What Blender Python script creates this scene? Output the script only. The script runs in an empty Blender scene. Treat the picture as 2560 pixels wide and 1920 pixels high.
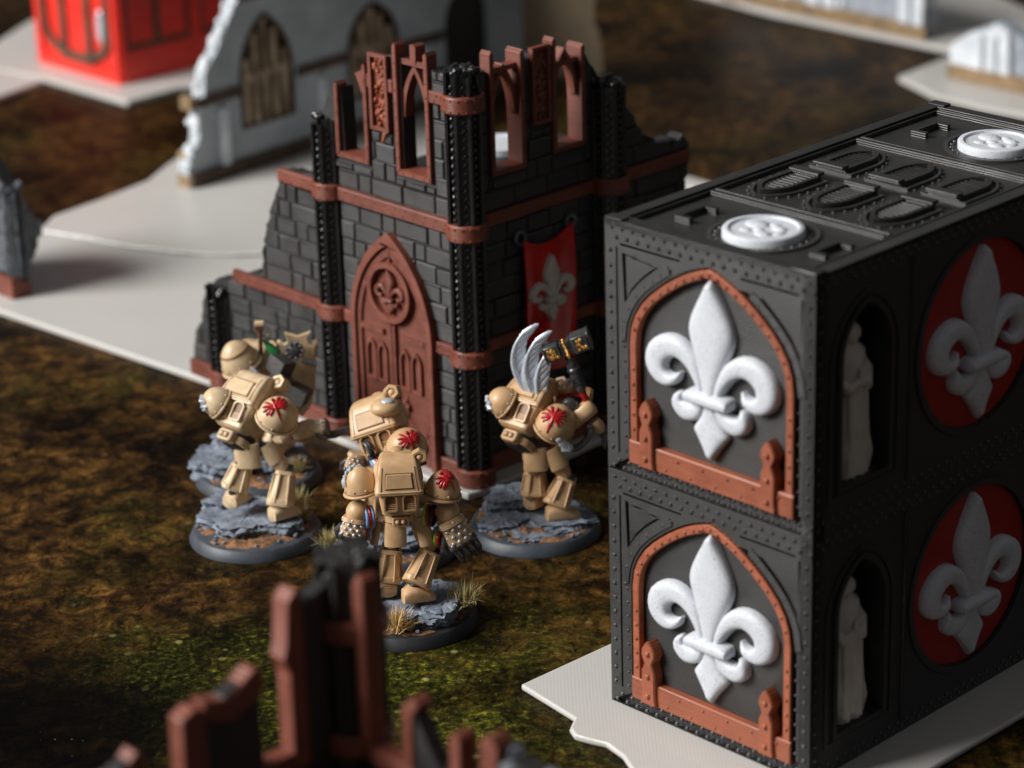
import bpy, bmesh, math, random
from mathutils import Vector, Matrix, noise, Quaternion
from mathutils.geometry import tessellate_polygon
PI = math.pi; R = math.radians
S = bpy.context.scene
COL = S.collection
S.unit_settings.scale_length = 0.01            # one unit is one centimetre

# ------------------------------------------------------------------ camera
cam_d = bpy.data.cameras.new('camera'); cam = bpy.data.objects.new('camera', cam_d); COL.objects.link(cam)
PITCH, ROLL = 0.379, -0.029
fw = Vector((0, math.cos(PITCH), -math.sin(PITCH))); up0 = Vector((0, math.sin(PITCH), math.cos(PITCH))); rt0 = Vector((1, 0, 0))
rt = rt0 * math.cos(ROLL) + up0 * math.sin(ROLL); up = -rt0 * math.sin(ROLL) + up0 * math.cos(ROLL)
cam.matrix_world = Matrix((rt, up, -fw)).transposed().to_4x4(); cam.location = (0, 0, 34.6)
cam_d.sensor_width = 36; cam_d.lens = 6924.54 / 2560 * 36; cam_d.clip_start = 1; cam_d.clip_end = 2000
cam_d.dof.use_dof = True; cam_d.dof.focus_distance = 75.0; cam_d.dof.aperture_fstop = 0.135; cam_d.dof.aperture_blades = 0
S.camera = cam
# ------------------------------------------------------------------ light of the room
W = bpy.data.worlds.new('World'); S.world = W; W.use_nodes = True
bg = W.node_tree.nodes['Background']; bg.inputs[0].default_value = (0.97, 0.97, 1.0, 1); bg.inputs[1].default_value = 0.09
def area(name, pos, target, size, energy, color, size_y=None):
    l = bpy.data.lights.new(name, 'AREA'); l.energy = energy; l.color = color; l.size = size
    if size_y: l.shape = 'RECTANGLE'; l.size_y = size_y
    o = bpy.data.objects.new(name, l); COL.objects.link(o); o.location = pos
    o.rotation_euler = (Vector(target) - Vector(pos)).to_track_quat('-Z', 'Y').to_euler()
    return o
area('window_light', (-205, 25, 150), (0, 80, 3), 130, 1120000, (1.0, 0.975, 0.945), 120)
S.view_settings.view_transform = 'Standard'; S.view_settings.look = 'None'; S.view_settings.exposure = 0; S.view_settings.gamma = 1
S.render.engine = 'CYCLES'

# ------------------------------------------------------------------ materials
def newmat(name):
    m = bpy.data.materials.new(name); m.use_nodes = True
    nt = m.node_tree; return m, nt, nt.nodes, nt.links, nt.nodes['Principled BSDF']
def coords(n, l, scale=(1, 1, 1)):
    tc = n.new('ShaderNodeTexCoord'); mp = n.new('ShaderNodeMapping'); mp.inputs['Scale'].default_value = scale
    l.new(tc.outputs['Object'], mp.inputs['Vector'])
    oi = n.new('ShaderNodeObjectInfo'); sc = n.new('ShaderNodeVectorMath'); sc.operation = 'SCALE'; sc.inputs[0].default_value = (37, 19, 11); l.new(oi.outputs['Random'], sc.inputs['Scale'])
    ad = n.new('ShaderNodeVectorMath'); ad.operation = 'ADD'; l.new(mp.outputs[0], ad.inputs[0]); l.new(sc.outputs[0], ad.inputs[1])
    return ad.outputs[0]
def mat(name, col, rough=0.5, metal=0.0, var=0.15, scale=3.0, bump=0.0, bscale=20.0, spec=0.5, col2=None, coat=0.0, layers=0.0, speck=0.0, speckcol=(.1, .1, .12), sss=0.0):
    m, nt, n, l, b = newmat(name)
    v = coords(n, l)
    nz = n.new('ShaderNodeTexNoise'); nz.inputs['Scale'].default_value = scale; nz.inputs['Detail'].default_value = 6
    l.new(v, nz.inputs['Vector'])
    rp = n.new('ShaderNodeValToRGB'); rp.color_ramp.elements[0].position = .3; rp.color_ramp.elements[1].position = .7
    c2 = col2 or tuple(min(1, c * (1 + var)) for c in col); c1 = tuple(c * (1 - var) for c in col)
    if col2: c1 = col
    rp.color_ramp.elements[0].color = (*c1, 1); rp.color_ramp.elements[1].color = (*c2, 1)
    l.new(nz.outputs[0], rp.inputs[0]); out = rp.outputs[0]
    if speck:
        n2 = n.new('ShaderNodeTexNoise'); n2.inputs['Scale'].default_value = 26; n2.inputs['Detail'].default_value = 2; l.new(v, n2.inputs['Vector'])
        r2 = n.new('ShaderNodeValToRGB'); r2.color_ramp.elements[0].position = 1 - speck; r2.color_ramp.elements[1].position = 1 - speck + .06
        l.new(n2.outputs[0], r2.inputs[0]); mx = n.new('ShaderNodeMixRGB'); l.new(r2.outputs[0], mx.inputs[0]); l.new(out, mx.inputs[1]); mx.inputs[2].default_value = (*speckcol, 1); out = mx.outputs[0]
    if layers:                                  # faint colour streaks along the print lines, a little different on every piece
        ms = n.new('ShaderNodeMapping'); ms.inputs['Scale'].default_value = (.5, .5, 16); l.new(v, ms.inputs['Vector'])
        ns = n.new('ShaderNodeTexNoise'); ns.inputs['Scale'].default_value = 1.0; ns.inputs['Detail'].default_value = 4; l.new(ms.outputs[0], ns.inputs['Vector'])
        rs = n.new('ShaderNodeMapRange'); rs.inputs[1].default_value = .3; rs.inputs[2].default_value = .7; rs.inputs[3].default_value = 1 - .24 * layers; rs.inputs[4].default_value = 1 + .24 * layers; l.new(ns.outputs[0], rs.inputs[0])
        oi = n.new('ShaderNodeObjectInfo'); ro = n.new('ShaderNodeMapRange'); ro.inputs[3].default_value = .86; ro.inputs[4].default_value = 1.14; l.new(oi.outputs['Random'], ro.inputs[0])
        m1 = n.new('ShaderNodeMath'); m1.operation = 'MULTIPLY'; l.new(rs.outputs[0], m1.inputs[0]); l.new(ro.outputs[0], m1.inputs[1])
        mx = n.new('ShaderNodeMixRGB'); mx.blend_type = 'MULTIPLY'; mx.inputs[0].default_value = 1; l.new(out, mx.inputs[1]); l.new(m1.outputs[0], mx.inputs[2]); out = mx.outputs[0]
        rr = n.new('ShaderNodeMapRange'); rr.inputs[1].default_value = .3; rr.inputs[2].default_value = .7; rr.inputs[3].default_value = rough - .08; rr.inputs[4].default_value = rough + .12; l.new(nz.outputs[0], rr.inputs[0])
        l.new(rr.outputs[0], b.inputs['Roughness'])
    l.new(out, b.inputs['Base Color'])
    b.inputs['Roughness'].default_value = rough; b.inputs['Metallic'].default_value = metal
    b.inputs['Specular IOR Level'].default_value = spec
    if coat: b.inputs['Coat Weight'].default_value = coat; b.inputs['Coat Roughness'].default_value = .2
    if sss: b.inputs['Subsurface Weight'].default_value = sss; b.inputs['Subsurface Radius'].default_value = (.3, .3, .3); b.inputs['Subsurface Scale'].default_value = .5
    h = None
    if bump:
        nb = n.new('ShaderNodeTexNoise'); nb.inputs['Scale'].default_value = bscale; nb.inputs['Detail'].default_value = 5; l.new(v, nb.inputs['Vector'])
        bp = n.new('ShaderNodeBump'); bp.inputs['Strength'].default_value = bump; bp.inputs['Distance'].default_value = .05
        l.new(nb.outputs[0], bp.inputs['Height']); h = bp
    if layers:                                  # the fine horizontal print lines of the plastic
        wv = n.new('ShaderNodeTexWave'); wv.bands_direction = 'Z'; wv.inputs['Scale'].default_value = 5; wv.inputs['Distortion'].default_value = .5
        wv.inputs['Detail'].default_value = 1; wv.inputs['Detail Scale'].default_value = .4; l.new(v, wv.inputs['Vector'])
        b2 = n.new('ShaderNodeBump'); b2.inputs['Strength'].default_value = layers; b2.inputs['Distance'].default_value = .018
        l.new(wv.outputs['Fac'], b2.inputs['Height'])
        if h: l.new(h.outputs[0], b2.inputs['Normal'])
        h = b2
    if h: l.new(h.outputs[0], b.inputs['Normal'])
    return m
BLACK = mat('black_plastic', (.027, .0265, .0255), .36, var=.15, scale=1.2, layers=.62, spec=.5)
RIVM = mat('rivet_black_plastic', (.045, .044, .043), .28, spec=.8)
BRICKM = mat('brick_black_plastic', (.034, .033, .032), .34, var=.22, scale=.7, layers=.9, spec=.6)
GLOSS = mat('glossy_black_plastic', (.014, .014, .015), .2, var=.1, scale=2, layers=.4, spec=.7)
RUST = mat('rust_red_plastic', (.20, .056, .034), .42, var=.16, scale=1.6, layers=.6, spec=.5)
RUSTC = mat('rust_orange_plastic', (.32, .088, .040), .42, var=.14, scale=1.6, layers=.5, spec=.5)
WHITE = mat('white_marbled_plastic', (.65, .68, .73), .55, var=.03, scale=3, speck=.40, speckcol=(.34, .37, .42), bump=.08, bscale=14)
DISC = mat('dark_red_plastic', (.36, .022, .018), .5, var=.08, scale=2)
STONE = mat('pale_statue_plastic', (.62, .58, .53), .6, var=.1, scale=2.5, speck=.34, speckcol=(.4, .35, .32), bump=.15, bscale=9)
BANNER = mat('glossy_red_paint', (.60, .012, .010), .25, var=.25, scale=1.5, coat=.4)
TAN = mat('tan_armour_paint', (.50, .30, .145), .38, scale=2.6, col2=(.64, .43, .24), bump=.04, bscale=10, spec=.45)
TAN_WARM = TAN
TAN_PALE = mat('pale_tan_armour_paint', (.56, .40, .23), .36, scale=2.6, col2=(.74, .58, .38), bump=.04, bscale=10, spec=.45)
TAND = mat('brown_wash_and_shade_paint', (.20, .10, .045), .5, var=.2, scale=3)
RED = mat('crimson_paint', (.42, .010, .014), .3, var=.2, scale=6, coat=.3)
STEEL = mat('dark_steel_paint', (.13, .13, .135), .34, metal=.6, var=.35, scale=8)
SILVER = mat('silver_paint', (.62, .67, .74), .3, metal=.35, var=.2, scale=7)
GOLD = mat('gold_paint', (.80, .42, .10), .3, metal=.5, var=.3, scale=9)
DARK = mat('dark_joint_and_shade_paint', (.02, .02, .021), .5)
CUBEM = mat('charcoal_paint', (.055, .056, .052), .55, var=.3, scale=8)
GREEN = mat('green_paint', (.015, .17, .045), .4, var=.4, scale=8)
LIME = mat('lime_paint', (.38, .72, .03), .4); BLUE = mat('pale_blue_paint', (.18, .30, .55), .4); ICE = mat('ice_white_paint', (.66, .76, .86), .4)
ROCK = mat('blue_grey_rock_paint', (.12, .14, .175), .7, scale=3.0, col2=(.29, .33, .40), bump=.6, bscale=7, spec=.25)
BASEM = mat('grey_base_rim_paint', (.055, .065, .08), .5, var=.25, scale=2, bump=.1, bscale=9)
BASED = mat('black_base_rim_paint', (.022, .023, .026), .55, var=.3, scale=2, bump=.1, bscale=9)
SAND = mat('orange_grit_paint', (.09, .075, .065), .9, scale=5, col2=(.42, .19, .075), bump=1.0, bscale=12, spec=.15)
STRAW = mat('straw_fibre', (.70, .34, .09), .7, scale=2, col2=(.74, .62, .30)); OLIVE = mat('olive_fibre', (.36, .30, .11), .7, scale=2, col2=(.62, .52, .27))
GREYR = mat('pale_grey_blue_paint', (.33, .37, .40), .6, scale=.45, col2=(.56, .61, .65), bump=.2, bscale=4)
BROWNR = mat('brown_drybrush_paint', (.050, .030, .018), .7, scale=1.4, col2=(.12, .075, .045), bump=.3, bscale=5)
SLATM = mat('bone_drybrush_paint', (.14, .09, .05), .65, scale=1.2, col2=(.58, .45, .31), bump=.3, bscale=5)
WHITR = mat('white_drybrush_paint', (.60, .66, .72), .6, scale=1.2, col2=(.84, .88, .92), bump=.3, bscale=4)
OCHRE = mat('ochre_trim_paint', (.27, .18, .095), .65, var=.3, scale=2)
CARD = mat('bare_tan_plastic', (.34, .27, .18), .5, var=.08, scale=1, layers=.3)
GREYM = mat('mid_grey_paint', (.24, .27, .31), .6, scale=1.2, col2=(.42, .46, .52), bump=.3, bscale=4)
BRED = mat('bright_red_paint', (.80, .035, .022), .42, var=.1, scale=1)
DRYBL = mat('drybrushed_black_paint', (.03, .032, .036), .6, scale=2.4, col2=(.20, .22, .25), bump=.5, bscale=6)

def plate_mat():
    m, nt, n, l, b = newmat('frosted_white_plastic')
    v = coords(n, l)
    b.inputs['Base Color'].default_value = (.66, .645, .61, 1); b.inputs['Roughness'].default_value = .38
    b.inputs['Subsurface Weight'].default_value = .25; b.inputs['Subsurface Radius'].default_value = (.5, .5, .45); b.inputs['Subsurface Scale'].default_value = .3
    outs = []
    for d in ('X', 'Y'):
        w = n.new('ShaderNodeTexWave'); w.bands_direction = d; w.inputs['Scale'].default_value = 3.4 if d == 'X' else 3.0; w.inputs['Distortion'].default_value = .15
        l.new(v, w.inputs['Vector']); outs.append(w.outputs['Fac'])
    a = n.new('ShaderNodeMath'); a.operation = 'ADD'; l.new(outs[0], a.inputs[0]); l.new(outs[1], a.inputs[1])
    rp = n.new('ShaderNodeValToRGB'); rp.color_ramp.elements[0].color = (.52, .50, .47, 1); rp.color_ramp.elements[1].color = (.64, .63, .60, 1)
    md = n.new('ShaderNodeMath'); md.operation = 'MULTIPLY'; md.inputs[1].default_value = .5; l.new(a.outputs[0], md.inputs[0])
    nz = n.new('ShaderNodeTexNoise'); nz.inputs['Scale'].default_value = .35; nz.inputs['Detail'].default_value = 5; l.new(v, nz.inputs['Vector'])
    mm = n.new('ShaderNodeMixRGB'); mm.blend_type = 'MIX'; mm.inputs[0].default_value = .45; l.new(md.outputs[0], mm.inputs[1]); l.new(nz.outputs[0], mm.inputs[2])
    l.new(mm.outputs[0], rp.inputs[0]); l.new(rp.outputs[0], b.inputs['Base Color'])
    bp = n.new('ShaderNodeBump'); bp.inputs['Strength'].default_value = .06; bp.inputs['Distance'].default_value = .02; l.new(a.outputs[0], bp.inputs['Height']); l.new(bp.outputs[0], b.inputs['Normal'])
    return m
PLATE = plate_mat()

def mat_ground():
    """the printed gaming mat: brown earth, black moss, yellow-green patches"""
    m, nt, n, l, b = newmat('printed_earth_mat')
    v = n.new('ShaderNodeTexCoord').outputs['Object']
    def nz(scale, detail=8, rough=.6, dist=0.0, sc=None, off=None):
        src = v
        if sc or off:
            mp = n.new('ShaderNodeMapping'); mp.inputs['Scale'].default_value = sc or (1, 1, 1); mp.inputs['Location'].default_value = off or (0, 0, 0); l.new(v, mp.inputs['Vector']); src = mp.outputs[0]
        t = n.new('ShaderNodeTexNoise'); t.inputs['Scale'].default_value = scale; t.inputs['Detail'].default_value = detail; t.inputs['Roughness'].default_value = rough; t.inputs['Distortion'].default_value = dist
        l.new(src, t.inputs['Vector']); return t.outputs[0]
    def ramp(src, pts):
        r = n.new('ShaderNodeValToRGB'); e = r.color_ramp.elements
        while len(e) < len(pts): e.new(.5)
        for i, (p, c) in enumerate(pts):
            e[i].position = p; e[i].color = (*c, 1) if isinstance(c, tuple) else (c, c, c, 1)
        l.new(src, r.inputs[0]); return r.outputs[0]
    def mix(f, a, c, mode='MIX'):
        x = n.new('ShaderNodeMixRGB'); x.blend_type = mode
        for i, s in enumerate((f, a, c)):
            if isinstance(s, (float, int)): x.inputs[i].default_value = s if i == 0 else (s, s, s, 1)
            elif isinstance(s, tuple): x.inputs[i].default_value = (*s, 1)
            else: l.new(s, x.inputs[i])
        return x.outputs[0]
    earth = ramp(nz(1.3, 12, .76, .5), [(.34, (.004, .003, .002)), (.47, (.030, .015, .005)), (.57, (.105, .050, .012)), (.70, (.30, .15, .04))])
    moss = ramp(nz(4.2, 12, .80, .3, off=(7, 3, 0)), [(.38, (.004, .005, .002)), (.49, (.026, .028, .005)), (.57, (.11, .11, .012)), (.67, (.45, .41, .06))])
    leaves = n.new('ShaderNodeTexVoronoi'); leaves.inputs['Scale'].default_value = 1.9; l.new(v, leaves.inputs['Vector'])
    lf = ramp(leaves.outputs['Distance'], [(.0, 1.0), (.16, .8), (.24, 0.0)])
    lsel = ramp(leaves.outputs['Color'], [(.70, 0.0), (.78, 1.0)])
    lm = mix(1.0, lf, lsel, 'MULTIPLY')
    # where the moss lies (fixed on the mat)
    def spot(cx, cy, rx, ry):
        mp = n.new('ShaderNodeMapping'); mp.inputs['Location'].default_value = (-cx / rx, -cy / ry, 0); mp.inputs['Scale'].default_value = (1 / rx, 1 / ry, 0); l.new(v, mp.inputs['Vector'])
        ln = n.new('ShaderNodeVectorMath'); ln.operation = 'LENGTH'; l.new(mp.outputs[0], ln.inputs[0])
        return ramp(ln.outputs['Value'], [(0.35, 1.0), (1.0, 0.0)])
    big = nz(.16, 5, .6, off=(2, 9, 0))
    patches = ramp(big, [(.50, 0.0), (.60, 1.0)])
    mk = mix(1.0, spot(-2.0, 63.0, 9, 9), spot(-7.5, 66.0, 6, 5), 'ADD'); mk = mix(.35, mk, patches, 'ADD')
    mk = mix(1.0, mk, ramp(nz(.5, 6, .65), [(.30, .25), (.62, 1.0)]), 'MULTIPLY')
    col = mix(mk, earth, moss)
    lm = mix(1.0, lm, mk, 'MULTIPLY')
    col = mix(mix(1.0, lm, .75, 'MULTIPLY'), col, (.50, .46, .16))
    dk = ramp(nz(.22, 6, .6, .4, off=(31, 5, 0)), [(.36, .10), (.56, 1.05)])
    fib = ramp(nz(3.0, 8, .7, 1.2, sc=(1, .35, 1)), [(.36, .25), (.50, 1.0), (.75, 1.3)])
    col = mix(1.0, col, dk, 'MULTIPLY'); col = mix(.8, col, fib, 'MULTIPLY')
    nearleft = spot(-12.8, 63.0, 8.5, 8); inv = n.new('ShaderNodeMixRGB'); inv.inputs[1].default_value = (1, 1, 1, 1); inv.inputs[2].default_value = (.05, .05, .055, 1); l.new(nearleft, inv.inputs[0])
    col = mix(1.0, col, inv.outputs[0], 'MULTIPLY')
    # black scorched marks and hair-thin cracks of the print
    cr = n.new('ShaderNodeTexVoronoi'); cr.feature = 'DISTANCE_TO_EDGE'; cr.inputs['Scale'].default_value = 1.1
    wn = n.new('ShaderNodeTexNoise'); wn.inputs['Scale'].default_value = 1.5; wn.inputs['Detail'].default_value = 6; l.new(v, wn.inputs['Vector'])
    wa = n.new('ShaderNodeMixRGB'); wa.blend_type = 'ADD'; wa.inputs[0].default_value = 1.0; l.new(v, wa.inputs[1]); l.new(wn.outputs['Color'], wa.inputs[2]); l.new(wa.outputs[0], cr.inputs['Vector'])
    ck = mix(ramp(nz(.7, 5, .6, off=(3, 8, 1)), [(.45, 0.0), (.6, 1.0)]), (1, 1, 1), ramp(cr.outputs['Distance'], [(.0, .12), (.05, 1.0)]))
    col = mix(1.0, col, ck, 'MULTIPLY')
    # the mat's colour gets darker towards its far side
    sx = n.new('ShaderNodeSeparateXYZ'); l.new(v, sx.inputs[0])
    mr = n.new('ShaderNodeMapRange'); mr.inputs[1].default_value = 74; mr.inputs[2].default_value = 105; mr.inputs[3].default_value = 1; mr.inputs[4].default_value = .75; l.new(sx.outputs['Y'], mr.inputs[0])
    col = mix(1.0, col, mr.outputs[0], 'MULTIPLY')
    dust = ramp(nz(9.0, 3, .5, off=(5, 5, 5)), [(.735, 0.0), (.75, 1.0)])
    col = mix(mix(1.0, dust, .35, 'MULTIPLY'), col, (.5, .5, .45))
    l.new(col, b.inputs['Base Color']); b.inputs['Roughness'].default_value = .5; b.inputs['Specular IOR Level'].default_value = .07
    bp = n.new('ShaderNodeBump'); bp.inputs['Strength'].default_value = .12; bp.inputs['Distance'].default_value = .02; l.new(nz(30, 2), bp.inputs['Height']); l.new(bp.outputs[0], b.inputs['Normal'])
    return m

# ------------------------------------------------------------------ mesh tools
class MB:
    def __init__(s, M=None): s.v = []; s.f = []; s.M = M
    def add(s, vs, fs):
        k = len(s.v)
        s.v += [tuple(s.M @ Vector(p)) if s.M else tuple(p) for p in vs]
        s.f += [tuple(i + k for i in f) for f in fs]; return s
    def box(s, x0, x1, y0, y1, z0, z1):
        return s.add([(x, y, z) for x in (x0, x1) for y in (y0, y1) for z in (z0, z1)],
                     [(0, 1, 3, 2), (4, 6, 7, 5), (0, 4, 5, 1), (2, 3, 7, 6), (0, 2, 6, 4), (1, 5, 7, 3)])
    def loft(s, rings, closed=True, cap=True):
        n = len(rings[0]); vs = [p for r in rings for p in r]; fs = []
        for i in range(len(rings) - 1):
            for j in range(n if closed else n - 1):
                a = i * n + j; b = i * n + (j + 1) % n; fs.append((a, b, b + n, a + n))
        if cap: fs.append(tuple(range(n))[::-1]); fs.append(tuple((len(rings) - 1) * n + j for j in range(n)))
        return s.add(vs, fs)
    def tube(s, pts, rad, n=8, closed=False, flat=1.0):
        pts = [Vector(p) for p in pts]; rad = rad if isinstance(rad, (list, tuple)) else [rad] * len(pts)
        rings = []; up = Vector((0.13, 0.21, 1)).normalized(); N = len(pts)
        for i, p in enumerate(pts):
            t = (pts[(i + 1) % N] - pts[i - 1]) if closed else (pts[min(i + 1, N - 1)] - pts[max(i - 1, 0)])
            t.normalize(); a = t.cross(up)
            if a.length < .05: a = t.cross(Vector((1, 0, 0)))
            a.normalize(); b = t.cross(a); up = a.cross(t) if i == 0 else up
            rings.append([tuple(p + (a * math.cos(2 * PI * k / n) + b * math.sin(2 * PI * k / n) * flat) * rad[i]) for k in range(n)])
        if closed: rings.append(rings[0]); return s.loft(rings, True, False)
        return s.loft(rings)
    def ball(s, c, r, u=12, w=8, Q=None):
        r = r if isinstance(r, (tuple, list)) else (r, r, r); c = Vector(c); rings = []
        for i in range(w + 1):
            ph = PI * i / w; ph = min(max(ph, .02), PI - .02)
            ring = []
            for j in range(u):
                th = 2 * PI * j / u
                p = Vector((r[0] * math.sin(ph) * math.cos(th), r[1] * math.sin(ph) * math.sin(th), r[2] * math.cos(ph)))
                ring.append(tuple(c + (Q @ p if Q else p)))
            rings.append(ring)
        return s.loft(rings)
    def lathe(s, prof, c=(0, 0, 0), n=48, cap=True):
        return s.loft([[(c[0] + r * math.cos(2 * PI * j / n), c[1] + r * math.sin(2 * PI * j / n), c[2] + z) for j in range(n)] for r, z in prof], True, cap)
    # shapes on a wall: fm maps (s, depth outward, z) to a point
    def prism(s, poly, fm, d0, d1, holes=()):
        loops = [list(poly)] + [list(h) for h in holes]
        tri = tessellate_polygon([[Vector((a, b, 0)) for a, b in lp] for lp in loops])
        flat = [p for lp in loops for p in lp]; N = len(flat)
        vs = [fm(a, d0, b) for a, b in flat] + [fm(a, d1, b) for a, b in flat]
        fs = [tuple(t) for t in tri] + [tuple(i + N for i in t) for t in tri]; k = 0
        for lp in loops:
            m = len(lp)
            for i in range(m): a, b = k + i, k + (i + 1) % m; fs.append((a, b, b + N, a + N))
            k += m
        return s.add(vs, fs)
    def slab(s, poly, fm, d0, d1, ins=.03, dc=.03):       # prism with a chamfered front edge
        q = inset(poly, ins); n = len(poly)
        s.loft([[fm(a, d0, b) for a, b in poly], [fm(a, d1 - dc, b) for a, b in poly], [fm(a, d1, b) for a, b in q]])
        return s
    def ribbon(s, path, fm, d0, h, n=11, e=3.4):           # pillow-section stroke: path of (s, z, half width)
        P = [Vector((a, b)) for a, b, _ in path]; rings = []
        for i, (a, b, w) in enumerate(path):
            t = (P[min(i + 1, len(P) - 1)] - P[max(i - 1, 0)]).normalized(); nn = Vector((-t.y, t.x)); ring = []
            hh = h * min(1, .35 + w / .18)
            for k in range(n):
                u = -math.cos(PI * k / (n - 1)); q = P[i] + nn * (u * w)
                ring.append(fm(q.x, d0 + .3 * hh + .7 * hh * max(0, 1 - abs(u) ** e) ** .5, q.y))
            ring.append(fm((P[i] + nn * w).x, d0, (P[i] + nn * w).y)); ring.append(fm((P[i] - nn * w).x, d0, (P[i] - nn * w).y))
            rings.append(ring)
        return s.loft(rings)
    def rivet(s, fm, a, d, b, r=.05, n=7):
        return s.loft([[fm(a + r * k * math.cos(2 * PI * j / n), d + r * q, b + r * k * math.sin(2 * PI * j / n)) for j in range(n)] for k, q in ((1, -.2), (.95, .35), (.55, .75))])
    def build(s, name, m, parent=None, smooth=35, bevel=0, kind=None, label=None, subsurf=0):
        me = bpy.data.meshes.new(name); me.from_pydata(s.v, [], s.f); me.update()
        bm = bmesh.new(); bm.from_mesh(me); bmesh.ops.recalc_face_normals(bm, faces=bm.faces); bm.to_mesh(me); bm.free()
        if smooth: me.shade_smooth(); me.set_sharp_from_angle(angle=R(smooth))
        me.materials.append(m)
        o = bpy.data.objects.new(name, me); COL.objects.link(o)
        if parent: o.parent = parent
        if bevel:
            b = o.modifiers.new('bevel', 'BEVEL'); b.width = bevel; b.segments = 2; b.limit_method = 'ANGLE'; b.angle_limit = R(40)
        if kind: o['kind'] = kind
        if label: o['label'] = label
        return o
def inset(poly, d):
    n = len(poly); A = sum(poly[i][0] * poly[(i + 1) % n][1] - poly[(i + 1) % n][0] * poly[i][1] for i in range(n)); sg = 1 if A > 0 else -1; out = []
    for i in range(n):
        p0, p1, p2 = Vector(poly[i - 1]), Vector(poly[i]), Vector(poly[(i + 1) % n])
        a = (p1 - p0); b = (p2 - p1)
        if a.length < 1e-5 or b.length < 1e-5: out.append(tuple(p1)); continue
        a.normalize(); b.normalize()
        n1 = Vector((-a.y, a.x)) * sg; n2 = Vector((-b.y, b.x)) * sg; m = n1 + n2
        if m.length < .2: out.append(tuple(p1 + n1 * d)); continue
        m.normalize(); k = min(2.0, 1 / max(.3, m.dot(n1))); out.append(tuple(p1 + m * (d * k)))
    return out
def clip(poly, x0, x1, z0, z1):
    for ax, v, sg in ((0, x0, 1), (0, x1, -1), (1, z0, 1), (1, z1, -1)):
        out = []
        for i in range(len(poly)):
            p, q = poly[i - 1], poly[i]; a = (p[ax] - v) * sg; b = (q[ax] - v) * sg
            if (a >= 0) != (b >= 0):
                t = a / (a - b); out.append((p[0] + (q[0] - p[0]) * t, p[1] + (q[1] - p[1]) * t))
            if b >= 0: out.append(q)
        poly = out
        if len(poly) < 3: return []
    return poly
def area2(p): return abs(sum(p[i][0] * p[(i + 1) % len(p)][1] - p[(i + 1) % len(p)][0] * p[i][1] for i in range(len(p)))) / 2
def jag(pts, step=.22, amp=.10, seed=1):
    rg = random.Random(seed); out = []
    for i in range(len(pts) - 1):
        a, b = Vector(pts[i]), Vector(pts[i + 1]); L = (b - a).length; k = max(1, int(L / step)); t = (b - a) / max(L, 1e-6); nn = Vector((-t.y, t.x))
        for j in range(k):
            p = a + (b - a) * (j / k) + (nn * rg.uniform(-amp, amp) + t * rg.uniform(-.4, .4) * step if (j or i) else Vector((0, 0)))
            out.append(tuple(p))
    out.append(tuple(pts[-1])); return out
def gothic(cx, hw, zs, rise, n=10):
    """points of a pointed arch from the right spring over the apex to the left spring"""
    c = (rise * rise - hw * hw) / (2 * hw) ; r = hw + c      # centres at cx -+ c
    a1 = math.asin(min(1, rise / r)); right = [(cx - c + r * math.cos(a1 * i / n), zs + r * math.sin(a1 * i / n)) for i in range(n + 1)]
    left = [(2 * cx - x, z) for x, z in right[::-1]][1:]
    return right + left
CPROF = [(2.6, 3.55), (2.54, 3.98), (2.40, 4.33), (2.18, 4.66), (1.92, 4.93), (1.66, 5.15), (1.4, 5.35), (1.15, 5.52), (.87, 5.69), (.58, 5.83), (.28, 5.95), (0, 6.03)]
def carch(cx, off):
    out = []
    for i, (x, z) in enumerate(CPROF):
        if i == 0: out.append((x + off, z)); continue
        if i == len(CPROF) - 1: out.append((0, z + off * 1.1)); continue
        a, b = CPROF[i - 1], CPROF[i + 1]; t = Vector((b[0] - a[0], b[1] - a[1])).normalized(); out.append((x + t.y * off, z - t.x * off))
    return [(cx + x, z) for x, z in out] + [(cx - x, z) for x, z in out[::-1][1:]]
def archpoly(cx, hw, z0, zs, rise, n=10): return [(cx - hw, z0), (cx + hw, z0)] + gothic(cx, hw, zs, rise, n)
def circ(cx, cz, r, n=40): return [(cx + r * math.cos(2 * PI * i / n), cz + r * math.sin(2 * PI * i / n)) for i in range(n)]
def rect(a, b, c, d): return [(a, c), (b, c), (b, d), (a, d)]
def tag(o, label=None, cat=None, group=None, kind=None):
    if label: o['label'] = label
    if cat: o['category'] = cat
    if group: o['group'] = group
    if kind: o['kind'] = kind
    return o
def thing(name, loc, rz, label, cat, group=None):
    o = bpy.data.objects.new(name, None); COL.objects.link(o); o.location = loc; o.rotation_euler = (0, 0, rz); o.empty_display_size = .5
    return tag(o, label, cat, group)
def copy_tree(o, parent=None):
    c = o.copy(); COL.objects.link(c)
    if parent: c.parent = parent
    for ch in [x for x in bpy.data.objects if x.parent == o]: copy_tree(ch, c)
    return c
def curve_pts(pts, k=4):
    out = []; n = len(pts)
    for i in range(n - 1):
        p = [Vector(pts[max(0, min(n - 1, i + j))]) for j in (-1, 0, 1, 2)]
        for t in [q / k for q in range(k)]:
            out.append(tuple(.5 * ((2 * p[1]) + (-p[0] + p[2]) * t + (2 * p[0] - 5 * p[1] + 4 * p[2] - p[3]) * t * t + (-p[0] + 3 * p[1] - 3 * p[2] + p[3]) * t ** 3)))
    out.append(tuple(pts[-1])); return out
YAW = R(-46.5)

# ------------------------------------------------------------------ ground
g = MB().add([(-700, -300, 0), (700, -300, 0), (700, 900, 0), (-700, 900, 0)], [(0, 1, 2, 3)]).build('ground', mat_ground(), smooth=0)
g['kind'] = 'structure'

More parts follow.
